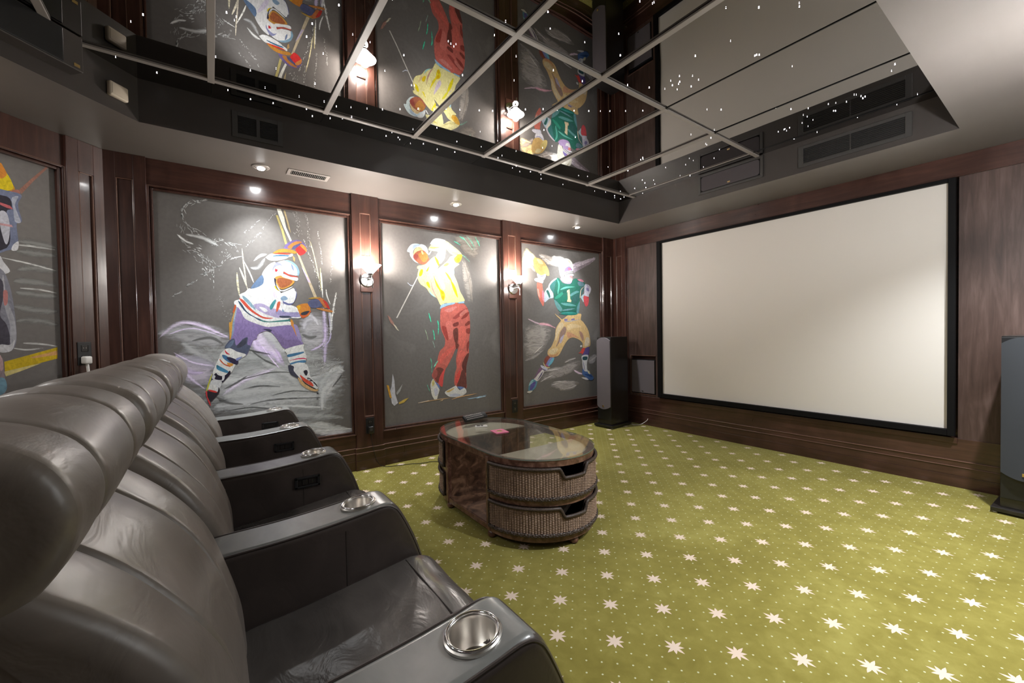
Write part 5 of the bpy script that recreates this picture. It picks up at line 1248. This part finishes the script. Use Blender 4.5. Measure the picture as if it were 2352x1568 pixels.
ARM = yy([(-4.78, .60), (-4.62, .630), (-4.48, .640), (-4.32, .643), (-4.20, .650), (-4.10, .660), (-4.04, .668), (-4.005, .660), (-3.975, .620), (-3.93, .52), (-3.895, .40), (-3.872, .28), (-3.86, .16), (-3.865, .055), (-3.95, .040), (-4.3, .040), (-4.7, .04), (-4.80, .06), (-4.83, .3), (-4.82, .52)])
def boolean_cut(o, cutter):
    md = o.modifiers.new('b', 'BOOLEAN'); md.object = cutter; md.operation = 'DIFFERENCE'; md.solver = 'EXACT'
    dg = bpy.context.evaluated_depsgraph_get(); me = bpy.data.meshes.new_from_object(o.evaluated_get(dg)); o.modifiers.clear(); old = o.data; o.data = me
    bpy.data.meshes.remove(old); cm = cutter.data; bpy.data.objects.remove(cutter); bpy.data.meshes.remove(cm)
CUP = (-4.098-Y0, .6625)
def armrest(root, x, sw=True):
    T = Matrix.Translation((x, 0, 0)); hw = .0775
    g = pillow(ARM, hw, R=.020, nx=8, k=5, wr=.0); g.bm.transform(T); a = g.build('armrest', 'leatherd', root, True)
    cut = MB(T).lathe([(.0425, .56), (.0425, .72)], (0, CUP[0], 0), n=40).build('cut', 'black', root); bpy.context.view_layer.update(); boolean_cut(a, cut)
    me = a.data; me.materials.clear(); me.materials.append(M['leatherd']); me.materials.append(M['leather_sheen']); 
    for p in me.polygons: p.material_index = 1 if (p.normal.z > .80 and p.center.z > .55) else 0  # upward faces get the paler copy with reflected light in its colour
    me.set_sharp_from_angle(angle=math.radians(50))
    # piping along both top edges and a cross seam
    for sx in (-1, 1):
        pts = [(x+sx*(hw-.004), y, z-.004) for y, z in yy([(-4.62, .630), (-4.48, .640), (-4.32, .643), (-4.20, .650), (-4.10, .660), (-4.04, .666), (-4.008, .655), (-3.982, .620), (-3.938, .52), (-3.90, .40), (-3.88, .28)])]
        MB().tube(smooth_line(pts, 5), .0032, 6).build('piping', 'leatherd', a, True)
        pts = [(x+sx*(hw+.0004), -4.155-Y0, z) for z in (.10, .3, .5, .62)]
        MB().tube(pts, .0012, 5).build('side_seam', 'seam', a)
    c = MB(T @ Matrix.Translation((0, CUP[0], .6640)) @ Matrix.Rotation(math.radians(4.5), 4, 'X'))
    c.lathe([(.0200, -.0566), (.0201, -.0565), (.0365, -.0560), (.0392, -.052), (.0405, -.004), (.042, .001), (.050, .003), (.0535, .001), (.0535, -.004)], n=48, cap=False).lathe([(.0202, -.0566), (.0202, -.0570)], n=48).build('cup_holder', 'steel', a, True)
    c = MB(T @ Matrix.Translation((0, CUP[0], .6655)) @ Matrix.Rotation(math.radians(4.5), 4, 'X')); c.tube([(.0475*math.cos(2*PI*i/40), .0475*math.sin(2*PI*i/40), .002) for i in range(40)], .0032, 10, closed=True).build('cup_ring', 'chrome', a, True)
    if sw:
        s = MB(T); X = hw-.001; y0, y1, z0, z1 = -4.190-Y0, -4.088-Y0, .538, .586
        for a0, a1, b0, b1 in ((y0, y0+.012, z0, z1), (y1-.012, y1, z0, z1), (y0, y1, z0, z0+.010), (y0, y1, z1-.010, z1)): s.box(X, X+.011, a0, a1, b0, b1, .0025)
        s.build('switch_bezel', 'black', a); s = MB(T)
        s.box(X, X+.003, y0+.008, y1-.008, z0+.008, z1-.008); s.box(X, X+.008, y0+.030, y0+.050, z0+.012, z1-.012, .002); s.box(X, X+.006, y0+.054, y0+.072, z0+.012, z1-.012, .002); s.build('recline_switch', 'satin', a)
    return a
names = ['leather recliner nearest the hockey mural, first and farthest of the row', 'leather recliner second from the hockey mural wall', 'leather recliner third from the hockey mural wall, one in from the near end', 'leather recliner nearest the camera with wrinkled seat cushion']
SM = [-.142, 0, .142]
for i in range(4):
    cx = .63+.72*i
    r = empty('theatre_recliner', (cx, Y0, 0), 0, 'dark brown '+names[i], 'recliner', 'row of leather theatre recliners')
    hw = .2825
    pillow(HEAD, .318, [-.148, .148], R=.032, groove=.008, gw=.016, bulge=.004, wr=.0022, seed=i+1, nx=60).build('headrest', 'leather', r, True)
    b = pillow(BACK, .314, [-.148, .148], R=.034, taper=(.62, .74, .89), groove=.009, gw=.013, bulge=.006, wr=.003, seed=i+9, nx=60).build('backrest', 'leather', r, True)
    c = pillow(SEAT, hw, [], R=.028, groove=0, wr=.0030, seed=i+21, nx=50).build('seat_cushion', 'leathers', r, True)
    pts = [(x, -3.985-Y0, .4895) for x in [-hw+.03+(2*hw-.06)*j/20 for j in range(21)]]
    MB().tube(pts, .0022, 5).build('seat_seam', 'seam', c)
    MB().box(-hw, hw, -3.905-Y0, -3.880-Y0, .06, .30, .010, 3).build('footrest', 'leather', r, True)
    MB().box(-hw, hw, -4.78-Y0, -3.92-Y0, .02, .26, .01).build('base_frame', 'black', r)
    if i == 0: armrest(r, -.36, True)
    armrest(r, .36, i < 2)
